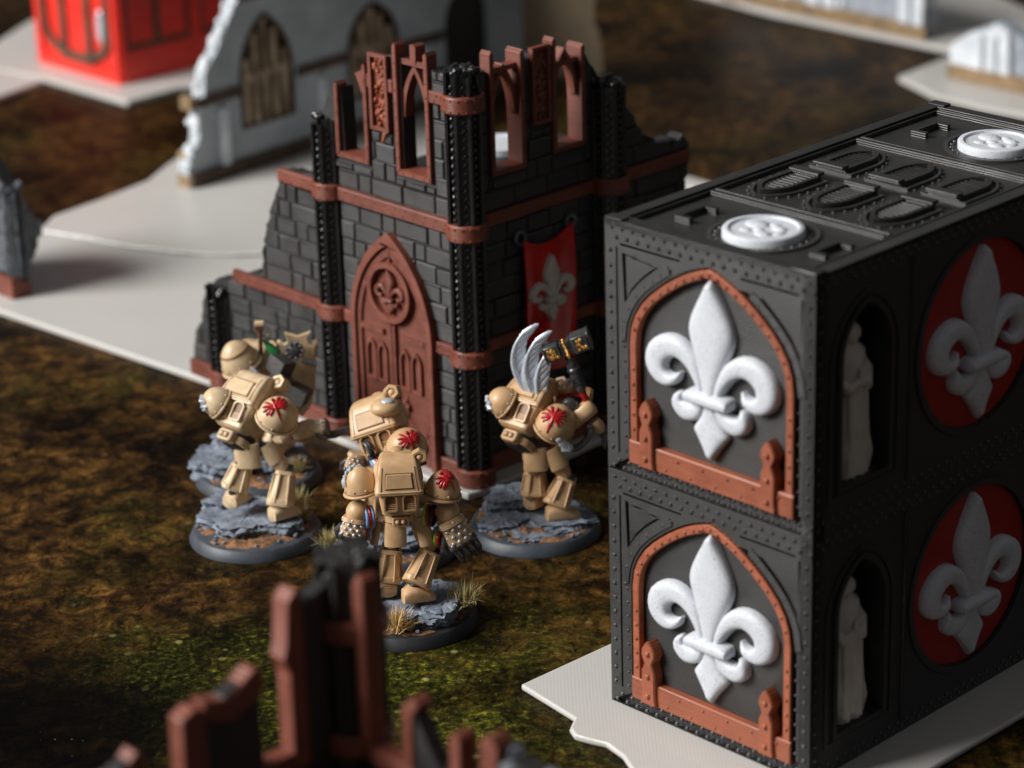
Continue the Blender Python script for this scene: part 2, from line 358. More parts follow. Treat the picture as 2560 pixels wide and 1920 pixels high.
# ------------------------------------------------------------------ frosted base plates
def plate(poly, z0, z1, label, bev=.06):
    o = MB().prism(poly, lambda a, d, b: (a, b, d), z0, z1).build('base_plate', PLATE, None, 30, bevel=bev)
    return tag(o, label, 'base plate', 'frosted white base plates under the terrain')
def smooth_poly(pts, it=1):
    for _ in range(it):
        out = []
        for i in range(len(pts)):
            a, b = Vector(pts[i]), Vector(pts[(i + 1) % len(pts)])
            out += [tuple(a * .75 + b * .25), tuple(a * .25 + b * .75)]
        pts = out
    return pts
plate([(-30.0, 105.5), (-10.28, 87.42), (-5.99, 82.45), (-1.46, 77.31), (-.96, 77.6), (1.73, 80.2), (5.5, 84.3), (6.2, 86), (2, 93), (-3, 100.6), (-10.27, 100.2), (-12.3, 100.6), (-14.9, 101.7), (-16.3, 102.6), (-19.0, 104.1), (-27, 108)],
      .004, .25, 'large frosted white plate carrying the black ruined tower')
plate([(-18.5, 104.0), (-16.3, 102.8), (-14.9, 101.9), (-12.3, 100.8), (-10.27, 100.4), (-3, 101.2), (-1, 101), (0, 106), (-1, 116), (-2, 126), (-8, 121), (-13.1, 115.5), (-14.2, 112.9), (-14.9, 110.3), (-16.5, 108.0), (-18.2, 105.9)],
      .004, .27, 'second frosted white plate behind the first, carrying the pale grey ruin')
MB().tube([(x, y, .27) for x, y in curve_pts([(-18.4, 104.0), (-16.3, 102.8), (-14.9, 101.9), (-12.3, 100.8), (-10.27, 100.4), (-6, 100.7)], 6)], .07, 10).build('glossy_lip', mat('clear_gloss_plastic', (.7, .69, .66), .08), [o for o in bpy.data.objects if o.name == 'base_plate.001'][0], 60)
plate([(0, 65.0), (1.36, 63.1), (1.22, 62.55), (1.32, 62.2), (1.66, 61.98), (2.1, 61.75), (2.5, 61.1), (2.75, 60.2), (3.3, 59.0), (4.4, 58.2), (6.5, 57.3), (8.6, 58.5), (10.4, 60.3), (12.8, 62.6), (19, 68.5), (21, 74), (14, 79), (7, 72), (2.6, 67.35)],
      .004, .18, 'frosted white plate with a pointed corner under the stacked black crates')
plate([(-17.18, 122.4), (-15.0, 124.6), (-13.9, 124.9), (-10, 129), (-6, 134), (-16, 146), (-24, 138), (-26, 130), (-21.6, 127.0)], .004, .3, 'frosted white plate under the bright red container')
plate([(-21.7, 126.4), (-23.3, 124.07), (-26, 121), (-30, 124), (-27, 131), (-23.9, 128.6)], .004, .25, 'small tip of a frosted white plate at the left edge, beside the red container')
plate([(9.5, 141), (13.4, 135.6), (21.3, 127.2), (22.3, 126.5), (27, 132), (24, 141), (14, 150)], .004, .3, 'long frosted white plate along the far wall with white pillars')
plate([(18.08, 122.9), (21.0, 126.2), (24, 127), (30, 124), (30, 112), (24.5, 114.4), (22.7, 116.2), (21.0, 117.7), (19.2, 119.8)], .004, .28, 'frosted white plate with a pointed tip behind the crates, under a broken white wall')
plate([(6.5, 108.6), (7.6, 107.2), (8.6, 107.4), (8.2, 108.0), (7.3, 109.0)], .004, .25, 'sliver of frosted white plate between the tower and the black crates')

# ------------------------------------------------------------------ fleur-de-lis (x centre 0, z from -2.33 to +2.33)
def fleur(mb, fm, cx, cz, k=1.0, d0=0, h=.28):
    f = lambda a, d, b: fm(cx + a * k, d, cz + b * k)
    mb.ribbon(curve_pts([(0, -.55, .20), (0, -.2, .30), (0, .35, .50), (0, .85, .68), (0, 1.2, .66), (0, 1.6, .48), (0, 1.95, .28), (0, 2.2, .12), (0, 2.34, .02)]), f, d0, h * k, 11)
    for s in (-1, 1):
        mb.ribbon(curve_pts([(s * .24, -.55, .10), (s * .36, -.25, .15), (s * .62, .14, .22), (s * 1.0, .36, .27), (s * 1.38, .33, .31), (s * 1.70, .09, .34), (s * 1.75, -.22, .33), (s * 1.58, -.46, .25), (s * 1.32, -.52, .17), (s * 1.10, -.42, .10), (s * .98, -.25, .03)], 3), f, d0, h * .95 * k)
        mb.ribbon(curve_pts([(s * .28, -.90, .12), (s * .45, -1.12, .20), (s * .78, -1.20, .26), (s * 1.02, -1.05, .22), (s * 1.02, -.85, .11), (s * .93, -.76, .03)], 3), f, d0, h * .9 * k)
    mb.ribbon(curve_pts([(0, -.80, .16), (0, -1.1, .25), (0, -1.42, .46), (0, -1.58, .55), (0, -1.72, .46), (0, -2.0, .24), (0, -2.22, .09), (0, -2.33, .02)], 3), f, d0, h * .85 * k)
    mb.ribbon([(-.69, -.70, .05), (-.67, -.70, .12), (-.60, -.70, .17), (-.4, -.70, .185), (.4, -.70, .185), (.60, -.70, .17), (.67, -.70, .12), (.69, -.70, .05)], f, d0, h * 1.45 * k)
    return mb

# ------------------------------------------------------------------ stacked crates (6.6 x 13.2 x 6.6)
CW, CD, CH = 6.6, 13.2, 6.6
def crate(z0, label, top):
    T = thing('supply_container', (2.365, 64.02, z0), -0.796, label, 'container', 'stacked black gothic containers')
    fr = lambda a, d, b: (a, -d, b)                       # front face, outward -y
    rf = lambda a, d, b: (CW + d, a, b)                   # right face, outward +x
    tf = lambda a, d, b: (a, b, CH + d)                   # top
    # ---- front
    cx = 3.4; arch_o = 0
    m = MB()
    m.prism(rect(0, CW, 0, CH), fr, -.45, -.17)
    m.build('front_panel', BLACK, T)
    def arcx(hw, rise, side, n=10):
        g_ = carch(cx, hw - 2.6); return g_[:12] if side > 0 else g_[11:]
    hl = [(x, z) for x, z in arcx(3.02, 3.15, -1, 24)[::-1] if z < 5.80 and x > .57] + [(.56, 5.84)]
    hr = [(2 * cx - x, z) for x, z in hl]
    sl = rect(.36, .42, .5, 5.94); sl2 = rect(CW - .42, CW - .36, .5, 5.94); st = rect(.5, 2.45, 6.0, 6.05); st2 = rect(4.35, CW - .5, 6.0, 6.05)
    arch_g = [(cx - 2.66, .46), (cx + 2.66, .46)] + carch(cx, .06)
    m = MB().prism(rect(0, CW, 0, CH), fr, -.17, 0, [arch_g, hl, hr, sl, sl2, st, st2])
    m.build('front_frame', BLACK, T, 30)
    for h_ in (hl, hr): MB().prism(inset(h_, .07), fr, -.17, -.05).build('spandrel_panel', BLACK, T, 30)
    go = carch(cx, 0.34); gi = carch(cx, 0.14)
    keep = [i for i in range(len(go)) if go[i][1] < 5.95]
    for grp in ([i for i in keep if i < 11], [i for i in keep if i > 11]):
        if len(grp) > 2: MB().prism([go[i] for i in grp] + [gi[i] for i in grp[::-1]], fr, 0, .035).build('arch_rib', BLACK, T, 30)
    # rust arch
    go = carch(cx, 0.00); gi = carch(cx, -0.22)
    ring = [(cx + 2.60, .5)] + go + [(cx - 2.60, .5), (cx - 2.36, .5)] + gi[::-1] + [(cx + 2.36, .5)]
    MB().prism(ring, fr, -.17, .03).build('arch_frame', RUSTC, T, 30, bevel=.03)
    m = MB(); allp = [(cx + 2.48, .9 + .4 * i) for i in range(6)] + carch(cx, -0.12)[1:-1] + [(cx - 2.48, .9 + .4 * i) for i in range(6)]
    for a, b in allp: m.rivet(fr, a, .03, b, .055)
    m.build('arch_rivets', RUSTC, T, kind='stuff')
    mb_ = MB().slab(rect(cx - 2.64, cx + 2.64, .36, .98), fr, -.16, .06, .03, .03)
    for i in range(12): mb_.rivet(fr, cx - 2.2 + i * .4, .06, .83 if i % 2 else .5, .045)
    mb_.build('bottom_bar', RUSTC, T, 30)
    for hx in (1.42, 5.32):
        o = [(.0, 2.22), (-.11, 2.12), (-.21, 1.95), (-.23, 1.82), (-.17, 1.68), (-.13, 1.58), (-.17, 1.46), (-.22, 1.36), (-.22, .62), (-.25, .5), (-.25, .40)]
        pl = [(hx + a, b) for a, b in o] + [(hx - a, b) for a, b in o[::-1][:-1]]
        h_ = MB().slab(pl, fr, -.16, .17, .03, .04)
        for z in (1.86, 1.22, .66): h_.rivet(fr, hx, .17, z, .085)
        h_.build('hinge', RUSTC, T, 30)
    fleur(MB(), fr, cx, 3.43, 1.0, -.16, .30).build('fleur_de_lis', WHITE, T, 50)
    m = MB(); rg = random.Random(3)
    for i in range(19):
        x = .22 + i * .343
        m.rivet(fr, x, 0, 6.42, .06); m.rivet(fr, x + .17, 0, 6.20, .06); m.rivet(fr, x, 0, .12, .06); m.rivet(fr, x + .17, 0, .30, .06)
    for i in range(14):
        z = .62 + i * .40
        m.rivet(fr, .17, 0, z, .06); m.rivet(fr, CW - .17, 0, z, .06)
        if z < 3.7: m.rivet(fr, .62, 0, z, .045); m.rivet(fr, CW - .44, 0, z + .1, .045)
    for x, z in carch(cx, 0.24):
        if z < 5.9: m.rivet(fr, x, .02, z, .045)
    m.build('frame_rivets', RIVM, T, kind='stuff')
    # ---- right side with two statue niches and a medallion
    def ni(c): return archpoly(c, .88, 1.05, 4.2, 1.28, 10)
    N = [1.87, CD - 1.87 - .3]; dc = 6.42
    h2 = [ni(c) for c in N] + [circ(dc, 3.4, 2.42)]
    MB().prism(rect(0, CD, 0, CH), rf, -.35, 0, h2).build('side_panel', BLACK, T, 30)
    MB().prism(circ(dc, 3.4, 2.42), rf, -.34, -.1).build('red_disc', DISC, T, 30)
    m = MB()
    m.prism(circ(dc, 3.4, 2.62), rf, 0, .05, [circ(dc, 3.4, 2.44)])
    m.build('disc_rim', BLACK, T, 30)
    fleur(MB(), rf, dc, 3.42, .98, -.1, .34).build('fleur_de_lis', WHITE, T, 50, label='pale fleur-de-lis on the dark red disc')
    for y in (3.62, CD - 4.0): MB().tube([rf(y, .01, .35), rf(y, .01, 6.2)], .05, 8).build('divider_rib', GLOSS, T)
    for c in N:
        A = archpoly(c, 1.05, .9, 4.2, 1.45, 10); Bq = archpoly(c, .90, 1.05, 4.2, 1.29, 10)
        MB().prism(A, rf, 0, .08, [Bq]).build('niche_frame', BLACK, T, 30)
        A = archpoly(c, 1.35, .75, 4.1, 1.75, 10); Bq = archpoly(c, 1.22, .85, 4.1, 1.62, 10)
        MB().prism(A, rf, 0, .04, [Bq]).build('niche_moulding', BLACK, T, 30)
        q = ni(c); m = MB(); n_ = len(q)
        m.loft([[rf(a, -.35, b) for a, b in q], [rf(a, -1.5, b) for a, b in q]], True, False)
        m.add([rf(a, -1.5, b) for a, b in q], [tuple(range(n_))]); m.build('niche_recess', BLACK, T, 30)
        # robed statue: one body surface with folds, a pointed hood and folded hands
        m = MB(); rings = []; H = 4.0; K = 40
        prof = [(0, .50, .34), (.05, .51, .35), (.3, .47, .33), (.5, .42, .30), (.62, .41, .29), (.70, .43, .29), (.77, .40, .26), (.805, .24, .18), (.83, .19, .18), (.87, .25, .25), (.91, .23, .24), (.95, .14, .16), (1.0, .015, .02)]
        for t in [i / 44 for i in range(45)]:
            for i in range(len(prof) - 1):
                if prof[i][0] <= t <= prof[i + 1][0]:
                    u = (t - prof[i][0]) / (prof[i + 1][0] - prof[i][0]); rx = prof[i][1] + (prof[i + 1][1] - prof[i][1]) * u; ry = prof[i][2] + (prof[i + 1][2] - prof[i][2]) * u
            fold = max(0, min(1, (.62 - t) * 3)); ring = []
            for j in range(K):
                th = 2 * PI * j / K
                w = 1 + fold * .26 * (.5 - abs(math.sin(th * 4.5 + .8 * math.sin(t * 4))))  + .03 * noise.noise(Vector((math.cos(th) * 3, math.sin(th) * 3, t * 9)))
                if t > .62: w *= 1 + .05 * math.sin(th * 4 + t * 20)
                ring.append((CW - .60 + ry * w * math.sin(th) * 1.58, c - .06 + rx * w * math.cos(th) * 1.58, 1.07 + t * H))
            rings.append(ring)
        m.loft(rings)
        for s_ in (-1, 1):                                 # sleeves meeting in front
            m.tube([(CW - .7, c - .06 + s_ * .52, 1.07 + 2.95), (CW - .38, c - .06 + s_ * .58, 1.07 + 2.5), (CW - .16, c - .06 + s_ * .30, 1.07 + 2.25), (CW - .10, c - .02, 1.07 + 2.45)], [.14, .17, .17, .08], 10)
            m.tube([(CW - .16, c - .06 + s_ * .3, 1.07 + 2.15), (CW - .14, c - .06 + s_ * .27, 1.07 + 1.3), (CW - .14, c - .06 + s_ * .24, 1.1)], [.07, .10, .12], 8)
        m.tube([(CW - .08, c - .04, 1.07 + 2.35), (CW - .06, c - .06, 1.07 + 2.75)], [.10, .05], 8)
        m.ball((CW - .38, c - .06, 1.07 + 3.42), (.14, .13, .17))
        m.tube([(CW - .22, c - .06 + s2 * .03, 1.07 + 2.1) for s2 in (-14, -7, 0, 7, 14)], [.03, .05, .06, .05, .03], 6)
        m.build('statue', STONE, T, 60)
    m = MB()
    for i in range(38):
        y = .2 + i * .345
        for z in (.15, 6.4): m.rivet(rf, y, 0, z, .055)
        m.rivet(rf, y + .17, 0, .32, .055); m.rivet(rf, y + .17, 0, 6.22, .055)
    for i in range(15):
        for y in (.18, CD - .2): m.rivet(rf, y, 0, .6 + i * .38, .055)
    m.build('side_rivets', RIVM, T, kind='stuff')
    # ---- the other walls
    m = MB().box(.0, .35, .45, CD, 0, CH); m.build('left_wall', BLACK, T, 30)
    MB().box(.35, CW - .35, CD - .35, CD, 0, CH).build('back_wall', BLACK, T, 30)
    MB().box(.35, CW - 1.6, .46, CD - .36, .02, .3).build('floor_panel', BLACK, T, 30)
    MB().box(.35, CW - .35, .45, CD - .36, CH - .4, CH - .16).build('roof_panel', BLACK, T, 30)
    if not top: return T
    # ---- roof relief
    m = MB()
    for a in ((0.0, .30), (CW - .45, CW)): m.prism(rect(a[0], a[1], 0, CD), tf, -.159, -.03)
    m.prism(rect(.30, CW - .45, 0, .28), tf, -.159, -.03); m.prism(rect(.30, CW - .45, CD - .28, CD), tf, -.159, -.03)
    m.build('roof_rim', BLACK, T, 30, bevel=.02)
    m = MB()
    m.prism(rect(.38, .46, .4, CD - .4), tf, -.16, -.06); m.prism(rect(CW - .62, CW - .54, .4, CD - .4), tf, -.16, -.06)
    m.build('roof_rail', BLACK, T, 30)
    for a, b, c_, d in ((.0, .55, 0, .3), (CW - .75, CW, 0, .3), (0, .55, CD - .3, CD), (CW - .75, CW, CD - .3, CD)):
        MB().prism(rect(a, b, c_, d), tf, -.03, .06).build('corner_block', BLACK, T, 30, bevel=.02)
    for y in (3.33, 3.52, 9.15, 9.34, CD - .55, .42):
        MB().prism(rect(.5, CW - .66, y, y + (.10 if .5 < y < 12 else .05)), tf, -.16, -.02).build('roof_rib', BLACK, T, 30)
    for my in (1.82, 11.2):
        c = (3.5, my)
        m = MB()
        m.lathe([(1.0, -.16), (1.0, .02), (.97, .055), (.86, .055), (.82, .0), (0.01, .0)], (c[0], c[1], CH), 56)
        rg = random.Random(int(my * 10))
        md = m.build('medallion', WHITE, T, 50)
        r_ = MB()                                          # worn skull-and-wreath relief
        for (x, y, a, b, h) in ((-.34, .18, .34, .26, .11), (-.05, -.12, .16, .12, .08), (.22, -.30, .24, .18, .09), (.30, .22, .22, .15, .10), (-.30, -.32, .18, .13, .06), (.05, .38, .16, .12, .07), (.52, -.02, .12, .2, .06)):
            r_.ball((c[0] + x, c[1] + y, CH - .005), (a, b, h * .75), 14, 6)
        r_.build('relief', WHITE, md, 60)
        m = MB().prism(circ(0, 0, 1.36, 48), lambda a, d, b: (c[0] + a, c[1] + b, CH + d), -.16, -.10, [circ(0, 0, 1.25, 48)])
        for i in range(26):
            th = 2 * PI * i / 26; m.rivet(tf, c[0] + 1.16 * math.cos(th), -.15, c[1] + 1.16 * math.sin(th), .06)
        m.build('medallion_ring', RIVM, T, 40)
        for sx in (-1, 1):
            x = c[0] + sx * 2.1; m = MB()
            m.prism(rect(x - .25, x - .12, my - .55, my + .55), tf, -.16, .0); m.prism(rect(x - .12, x + .22, my - .55, my - .42), tf, -.16, .0); m.prism(rect(x - .12, x + .22, my + .42, my + .55), tf, -.16, .0)
            m.build('bracket', BLACK, T, 30)
    for i in range(3):
        for row in (0, 1):
            lx = 1.45 + i * 1.78 + (.12 if row else 0)
            if row == 0: F = lambda a, d, b: (lx + a, 5.95 - b, CH + d)
            else: F = lambda a, d, b: (lx + a, 6.75 + b, CH + d)
            A = archpoly(0, .47, 0, 1.05, .80, 8); Bq = archpoly(0, .36, .14, 1.05, .66, 8)
            L = MB().prism(A, F, -.16, .02, [Bq]).build('louvre', BLACK, T, 30)
            s_ = MB()
            for k in range(8):
                z = .26 + k * .165; hw = .35 if z < 1.05 else .35 * max(.25, 1 - ((z - 1.05) / .72) ** 2)
                s_.box(*(sorted((F(-hw, 0, 0)[0], F(hw, 0, 0)[0]))), *(sorted((F(0, 0, z)[1], F(0, 0, z + .07)[1]))), CH - .16, CH - .02)
            s_.build('slat', BLACK, L, 30)
            s_ = MB(); s_.box(lx - .47, lx + .47, *(sorted((F(0, 0, -.12)[1], F(0, 0, .14)[1]))), CH + .02, CH + .10); s_.build('sill', BLACK, L, 30)
            o = MB().prism(archpoly(0, .68, -.02, 1.0, 1.05, 8), F, -.16, -.08, [archpoly(0, .60, .03, 1.0, .96, 8)]); pts = gothic(0, .78, .9, 1.2, 5)
            for a, b in pts + [(.78, .5), (-.78, .5), (.78, .15), (-.78, .15)]:
                if abs(a) < .9: o.rivet(F, a, -.15, b, .045)
            o.build('louvre_surround', RIVM, T, 30)
    return T
crate(.182, 'lower black gothic container with white fleur-de-lis, standing on the frosted plate', False)
crate(.182 + CH + .004, 'upper black gothic container with white fleur-de-lis and two white medallions on its roof', True)

# ------------------------------------------------------------------ the black ruined tower
def fluted_pillar(parent, c, z0, z1, seed, top_break=True, name='pillar', m1=None, rings=(), r=.50):
    rg = random.Random(seed); m = MB()
    m.lathe([(r * .74, z0), (r * .74, z1 - .1), (.05, z1 - .15)], (c[0], c[1], 0), 16)
    for k in range(8):
        a = 2 * PI * k / 8 + R(22.5); zt = z1 - rg.uniform(0, .35) if top_break else z1
        x, y = c[0] + r * .93 * math.cos(a), c[1] + r * .93 * math.sin(a)
        m.tube([(x, y, z0), (x, y, zt)], [r * .13, r * .13], 6)
        if k % 2:                                       # a raised slab between two ridges
            a2 = a - R(22.5); ca, sa = math.cos(a2), math.sin(a2); q = [(r * .6, -r * .24), (r * .84, -r * .24), (r * .84, r * .24), (r * .6, r * .24)]
            m.loft([[(c[0] + u * ca - w * sa, c[1] + u * sa + w * ca, z) for u, w in q] for z in (z0, zt - .05)])
    p = m.build(name, m1 or GLOSS, parent, 40)
    m = MB(); n = int((z1 - z0 - .3) / .24)
    for k in range(8):
        a = 2 * PI * k / 8
        if k % 2 == 1:
            m.tube([(c[0] + r * .86 * math.cos(a) - .07 * (1 if q % 2 else -1) * math.sin(a), c[1] + r * .86 * math.sin(a) + .07 * (1 if q % 2 else -1) * math.cos(a), z0 + .1 + q * .13) for q in range(int((z1 - z0 - .3) / .13))], .035, 5); continue
        for i in range(n):
            z = z0 + .18 + i * .24; rr = r * .80
            x, y = c[0] + rr * math.cos(a), c[1] + rr * math.sin(a)
            m.ball((x, y, z), (r * .15, r * .15, .09), 7, 5)
    m.build('bead_chain', m1 or GLOSS, p, 60, kind='stuff')
    if top_break:
        m = MB()
        for k in range(14):
            a = rg.uniform(0, 2 * PI); q = rg.uniform(.1, .95) * r
            m.ball((c[0] + q * math.cos(a), c[1] + q * math.sin(a), z1 - rg.uniform(.05, .25)), (rg.uniform(.07, .16), rg.uniform(.07, .16), rg.uniform(.06, .2)), 5, 4, Quaternion((rg.uniform(-1, 1), rg.uniform(-1, 1), 1, 1)).normalized())
        m.build('broken_top', m1 or GLOSS, p, 0)
    for (a, b) in rings:
        m = MB(); n_ = 16; rr = r * 1.14
        m.loft([[(c[0] + q * math.cos(2 * PI * (j + .5) / n_), c[1] + q * math.sin(2 * PI * (j + .5) / n_), z) for j in range(n_)] for q, z in ((rr - .05, a), (rr, a + .05), (rr, b - .05), (rr - .05, b))])
        for j in range(n_):
            th = 2 * PI * (j + .5) / n_
            for z in (a + .1, b - .1): m.ball((c[0] + rr * math.cos(th), c[1] + rr * math.sin(th), z), .035, 5, 4)
        m.build('pillar_band', RUST, parent, 30)
    return p
def brickwork(parent, fm, face, regions, outline, holes, seed, rowh=.60, wmin=.55, wmax=1.35, mt=None, g=.022, proud=.075, name='brick'):
    """regions: list of (s0, s1, z0, z1); every brick is a part; outline: wall polygon; holes: rects (s0, s1, z0, z1) or predicates"""
    rg = random.Random(seed); count = 0
    for (s0, s1, z0, z1) in regions:
        n = max(1, round((z1 - z0) / rowh)); h = (z1 - z0) / n
        for r_ in range(n):
            x = s0 - rg.uniform(0, .6); za = z0 + r_ * h; zb = za + h
            while x < s1:
                w = rg.choice((wmin, wmax, (wmin + wmax) / 2)) * rg.uniform(.9, 1.1); xa, xb = max(x, s0), min(x + w, s1); x += w
                if s1 - xb < .2: xb = s1; x = s1
                if xb - xa < .1: continue
                cells = [(xa, xb, za, zb)]
                for hole in holes:
                    if callable(hole): continue
                    nx = []
                    for (a, b, c, d) in cells:
                        if hole[0] >= b or hole[1] <= a or hole[2] >= d or hole[3] <= c: nx.append((a, b, c, d)); continue
                        if hole[0] > a: nx.append((a, hole[0], c, d))
                        if hole[1] < b: nx.append((hole[1], b, c, d))
                        ma, mb = max(a, hole[0]), min(b, hole[1])
                        if hole[2] > c: nx.append((ma, mb, c, hole[2]))
                        if hole[3] < d: nx.append((ma, mb, hole[3], d))
                    cells = nx
                for (a, b, c, d) in cells:
                    if b - a < .14 or d - c < .12: continue
                    if any(callable(q) and all(q(u, v_) for u in (a, b) for v_ in (c, d)) for q in holes): continue
                    p = clip(outline, a + g, b - g, c + g, d - g)
                    if len(p) < 3 or area2(p) < .02: continue
                    q = [p[0]]
                    for t in p[1:]:
                        if abs(t[0] - q[-1][0]) + abs(t[1] - q[-1][1]) > .01: q.append(t)
                    if len(q) < 3: continue
                    pr = face + proud * rg.uniform(.75, 1.2)
                    MB().slab(q, fm, face - .05, pr, .04, .045).build(name, mt or BRICKM, parent, 25); count += 1
    return count
def lancet_frame(parent, fm, f, s0, s1, z0, z1, spring, apex, depth, mt, broken=None, name='window_frame'):
    """a riveted frame round an opening with a pointed tracery arch"""
    w = .17
    F = MB(); d0, d1 = f - depth, f + .14
    zt = broken or (z1, z1)
    dj = f - depth * .55; dk = d0 if fm is fR else dj
    F.slab([(s0, z0), (s0 + w, z0 + w), (s0 + w, zt[0] - .05), (s0 + w * .5, zt[0] + .04), (s0, zt[0] - .08)], fm, dj, d1, .02, .02)
    F.slab([(s1, z0), (s1, zt[1] - .06), (s1 - w * .4, zt[1] + .05), (s1 - w, zt[1] - .04), (s1 - w, z0 + w)], fm, dk, d1, .02, .02)
    F.slab([(s0, z0), (s1, z0), (s1 - w, z0 + w), (s0 + w, z0 + w)], fm, d0, d1, .02, .02)
    o = F.build(name, mt, parent, 30)
    Rv = MB()
    n = int((z1 - z0) / .42)
    for i in range(n):
        z = z0 + .12 + i * .42
        if z < zt[0] - .1: Rv.rivet(fm, s0 + w / 2, d1, z, .035)
        if z < zt[1] - .1: Rv.rivet(fm, s1 - w / 2, d1, z, .035)
    for i in range(3): Rv.rivet(fm, s0 + .3 + i * (s1 - s0 - .6) / 2, d1, z0 + w / 2, .035)
    Rv.build('frame_rivet', mt, o, 40, kind='stuff')
    if apex:
        cx = (s0 + s1) / 2; hw = (s1 - s0) / 2 - w; rise = apex - spring
        go = gothic(cx, hw + .04, spring, rise + .22, 8); gi = gothic(cx, hw - .13, spring, rise, 8)
        T = MB().prism(go + gi[::-1], fm, f - depth * .75, f - .05).build('tracery_arch', mt, parent, 30)
        zz = min(zt[0], zt[1]) - .35
        MB().prism(rect(s0 + w * .6, s1 - w * .6, zz - .16, zz), fm, f - depth * .7, f - .03).build('cross_bar', mt, parent, 30)
    return o
TW = thing('ruined_tower', (-1.49, 77.90, .252), YAW, 'black and rust-red ruined gothic tower with arched door, on the large frosted plate', 'ruined building')
ff = lambda a, d, b: (a, -d, b)           # front wall: face at y = .3
fR = lambda a, d, b: (d, a, b)            # right wall: face at x = -.25
FY, RX = -.30, -.25
# front wall body
top_f = jag([(-.1, 12.8), (-1.2, 12.9)], .2, .06, 4) + [(-1.25, 12.9), (-1.5, 12.6), (-1.5, 9.45), (-2.56, 9.45), (-2.56, 13.0), (-2.8, 13.3)] + jag([(-2.85, 13.1), (-3.2, 13.0), (-3.9, 12.75), (-4.05, 12.1)], .2, .05, 5) + [(-4.2, 12.0), (-4.28, 9.45), (-5.3, 9.45), (-5.35, 11.6)] + jag([(-5.6, 11.6), (-6.1, 11.0), (-6.5, 10.4), (-6.6, 10.1), (-6.7, 9.4), (-6.75, 8.7)], .16, .07, 6)
left_f = jag([(-6.8, 8.55), (-7.4, 8.4), (-8.5, 8.3)], .2, .05, 9) + jag([(-8.62, 7.8), (-8.95, 7.3), (-9.4, 6.3), (-9.65, 5.3), (-9.75, 4.6), (-10.6, 4.4), (-11.1, 4.05), (-11.6, 3.9), (-12.3, 3.75), (-12.75, 3.35), (-13.1, 2.7), (-13.2, 2.1), (-13.6, 1.6), (-13.75, 1.0), (-13.8, 0)], .17, .06, 10)
outline_f = [(-.1, 0)] + top_f + left_f
MB().prism(outline_f, ff, FY - .5, FY).build('front_wall', BLACK, TW, 25)
dcx, dhw = -3.22, 1.86
door_in = lambda a, b: abs(a - dcx) < dhw * (1 if b < 4.2 else max(0, 1 - ((b - 4.2) / 3.3) ** 2.0) ** .8) - .05
bands_f = [(-13.8, -.4, 0, .62), (-11.4, -.4, 3.98, 4.40), (-8.6, -.4, 7.95, 8.42), (-6.0, -.5, 11.9, 12.3)]
H1 = [(-5.72, -4.0, 9.3, 14), (-2.92, -1.15, 9.3, 14), (-3.95, -3.0, 10.55, 14)]
brickwork(TW, ff, FY, [(-13.8, -12.6, .62, 4), (-11.6, -6.7, .62, 3.98), (-5.6, -.5, .62, 3.98), (-10, -6.7, 4.40, 7.95), (-5.6, -.5, 4.40, 7.95), (-5.75, -.5, 8.42, 13.2), (-6.8, -6.55, 8.6, 9.6)], outline_f, H1 + [door_in], 21)
def band(fm, f, s0, s1, z0, z1, holes=(), mt=RUST, endjag=None):
    p = rect(s0, s1, z0, z1) if not endjag else endjag
    B = MB().slab(p, fm, f - .03, f + .16, .03, .03)
    n = int((s1 - s0) / .46)
    for i in range(n):
        x = s0 + .25 + i * .46
        B.rivet(fm, x, f + .16, z0 + .1, .035); B.rivet(fm, x + .12, f + .16, z1 - .1, .035)
    return B.build('wall_band', mt, TW, 30)
band(ff, FY, -8.55, -6.8, 7.98, 8.40); band(ff, FY, -5.6, -.5, 7.98, 8.40)
band(ff, FY, -11.2, -6.8, 3.98, 4.38); band(ff, FY, -5.6, -5.25, 3.98, 4.38); band(ff, FY, -1.5, -.5, 3.98, 4.38)
band(ff, FY, -13.9, -12.6, 0, .55); band(ff, FY, -11.6, -6.8, 0, .55); band(ff, FY, -5.6, -5.25, 0, .55); band(ff, FY, -1.5, -.5, 0, .55)
band(ff, FY, -1.22, -.5, 11.92, 12.3); band(ff, FY, -4.0, -3.85, 11.9, 12.3); band(ff, FY, -3.02, -2.8, 11.9, 12.3)
# pillars
PR = [(0, .58), (3.92, 4.45), (7.92, 8.46)]
fluted_pillar(TW, (0, .4), 0, 13.25, 1, rings=PR + [(11.85, 12.40)], r=.56)
fluted_pillar(TW, (-6.2, .4), 0, 10.6, 2, rings=PR, r=.54)
fluted_pillar(TW, (-12.15, .4), 0, 3.65, 3, rings=PR[:1], r=.54)
fluted_pillar(TW, (0, 6.5), 0, 11.6, 5, rings=PR, r=.54)
# door
D0 = FY + .10
go = gothic(dcx, 1.88, 4.2, 3.25, 14); gi = gothic(dcx, 1.66, 4.2, 2.86, 14)
MB().prism([(dcx + 1.88, 0)] + go + [(dcx - 1.88, 0), (dcx - 1.66, 0)] + gi[::-1] + [(dcx + 1.66, 0)], ff, D0 - .12, D0 + .22).build('door_frame', RUST, TW, 30, bevel=.03)
door = MB().prism(archpoly(dcx, 1.67, 0, 4.2, 2.87, 14), ff, D0 - .12, D0 + .05).build('door', RUST, TW, 30)
m = MB()
go2 = gothic(dcx, 1.62, 4.2, 2.78, 14); gi2 = gothic(dcx, 1.46, 4.2, 2.52, 14)
m.prism([(dcx + 1.62, .05)] + go2 + [(dcx - 1.62, .05), (dcx - 1.46, .05)] + gi2[::-1] + [(dcx + 1.46, .05)], ff, D0 + .045, D0 + .13)
for i in range(14):
    for sx in (-1, 1): m.rivet(ff, dcx + sx * 1.54, D0 + .13, .3 + i * .3, .03)
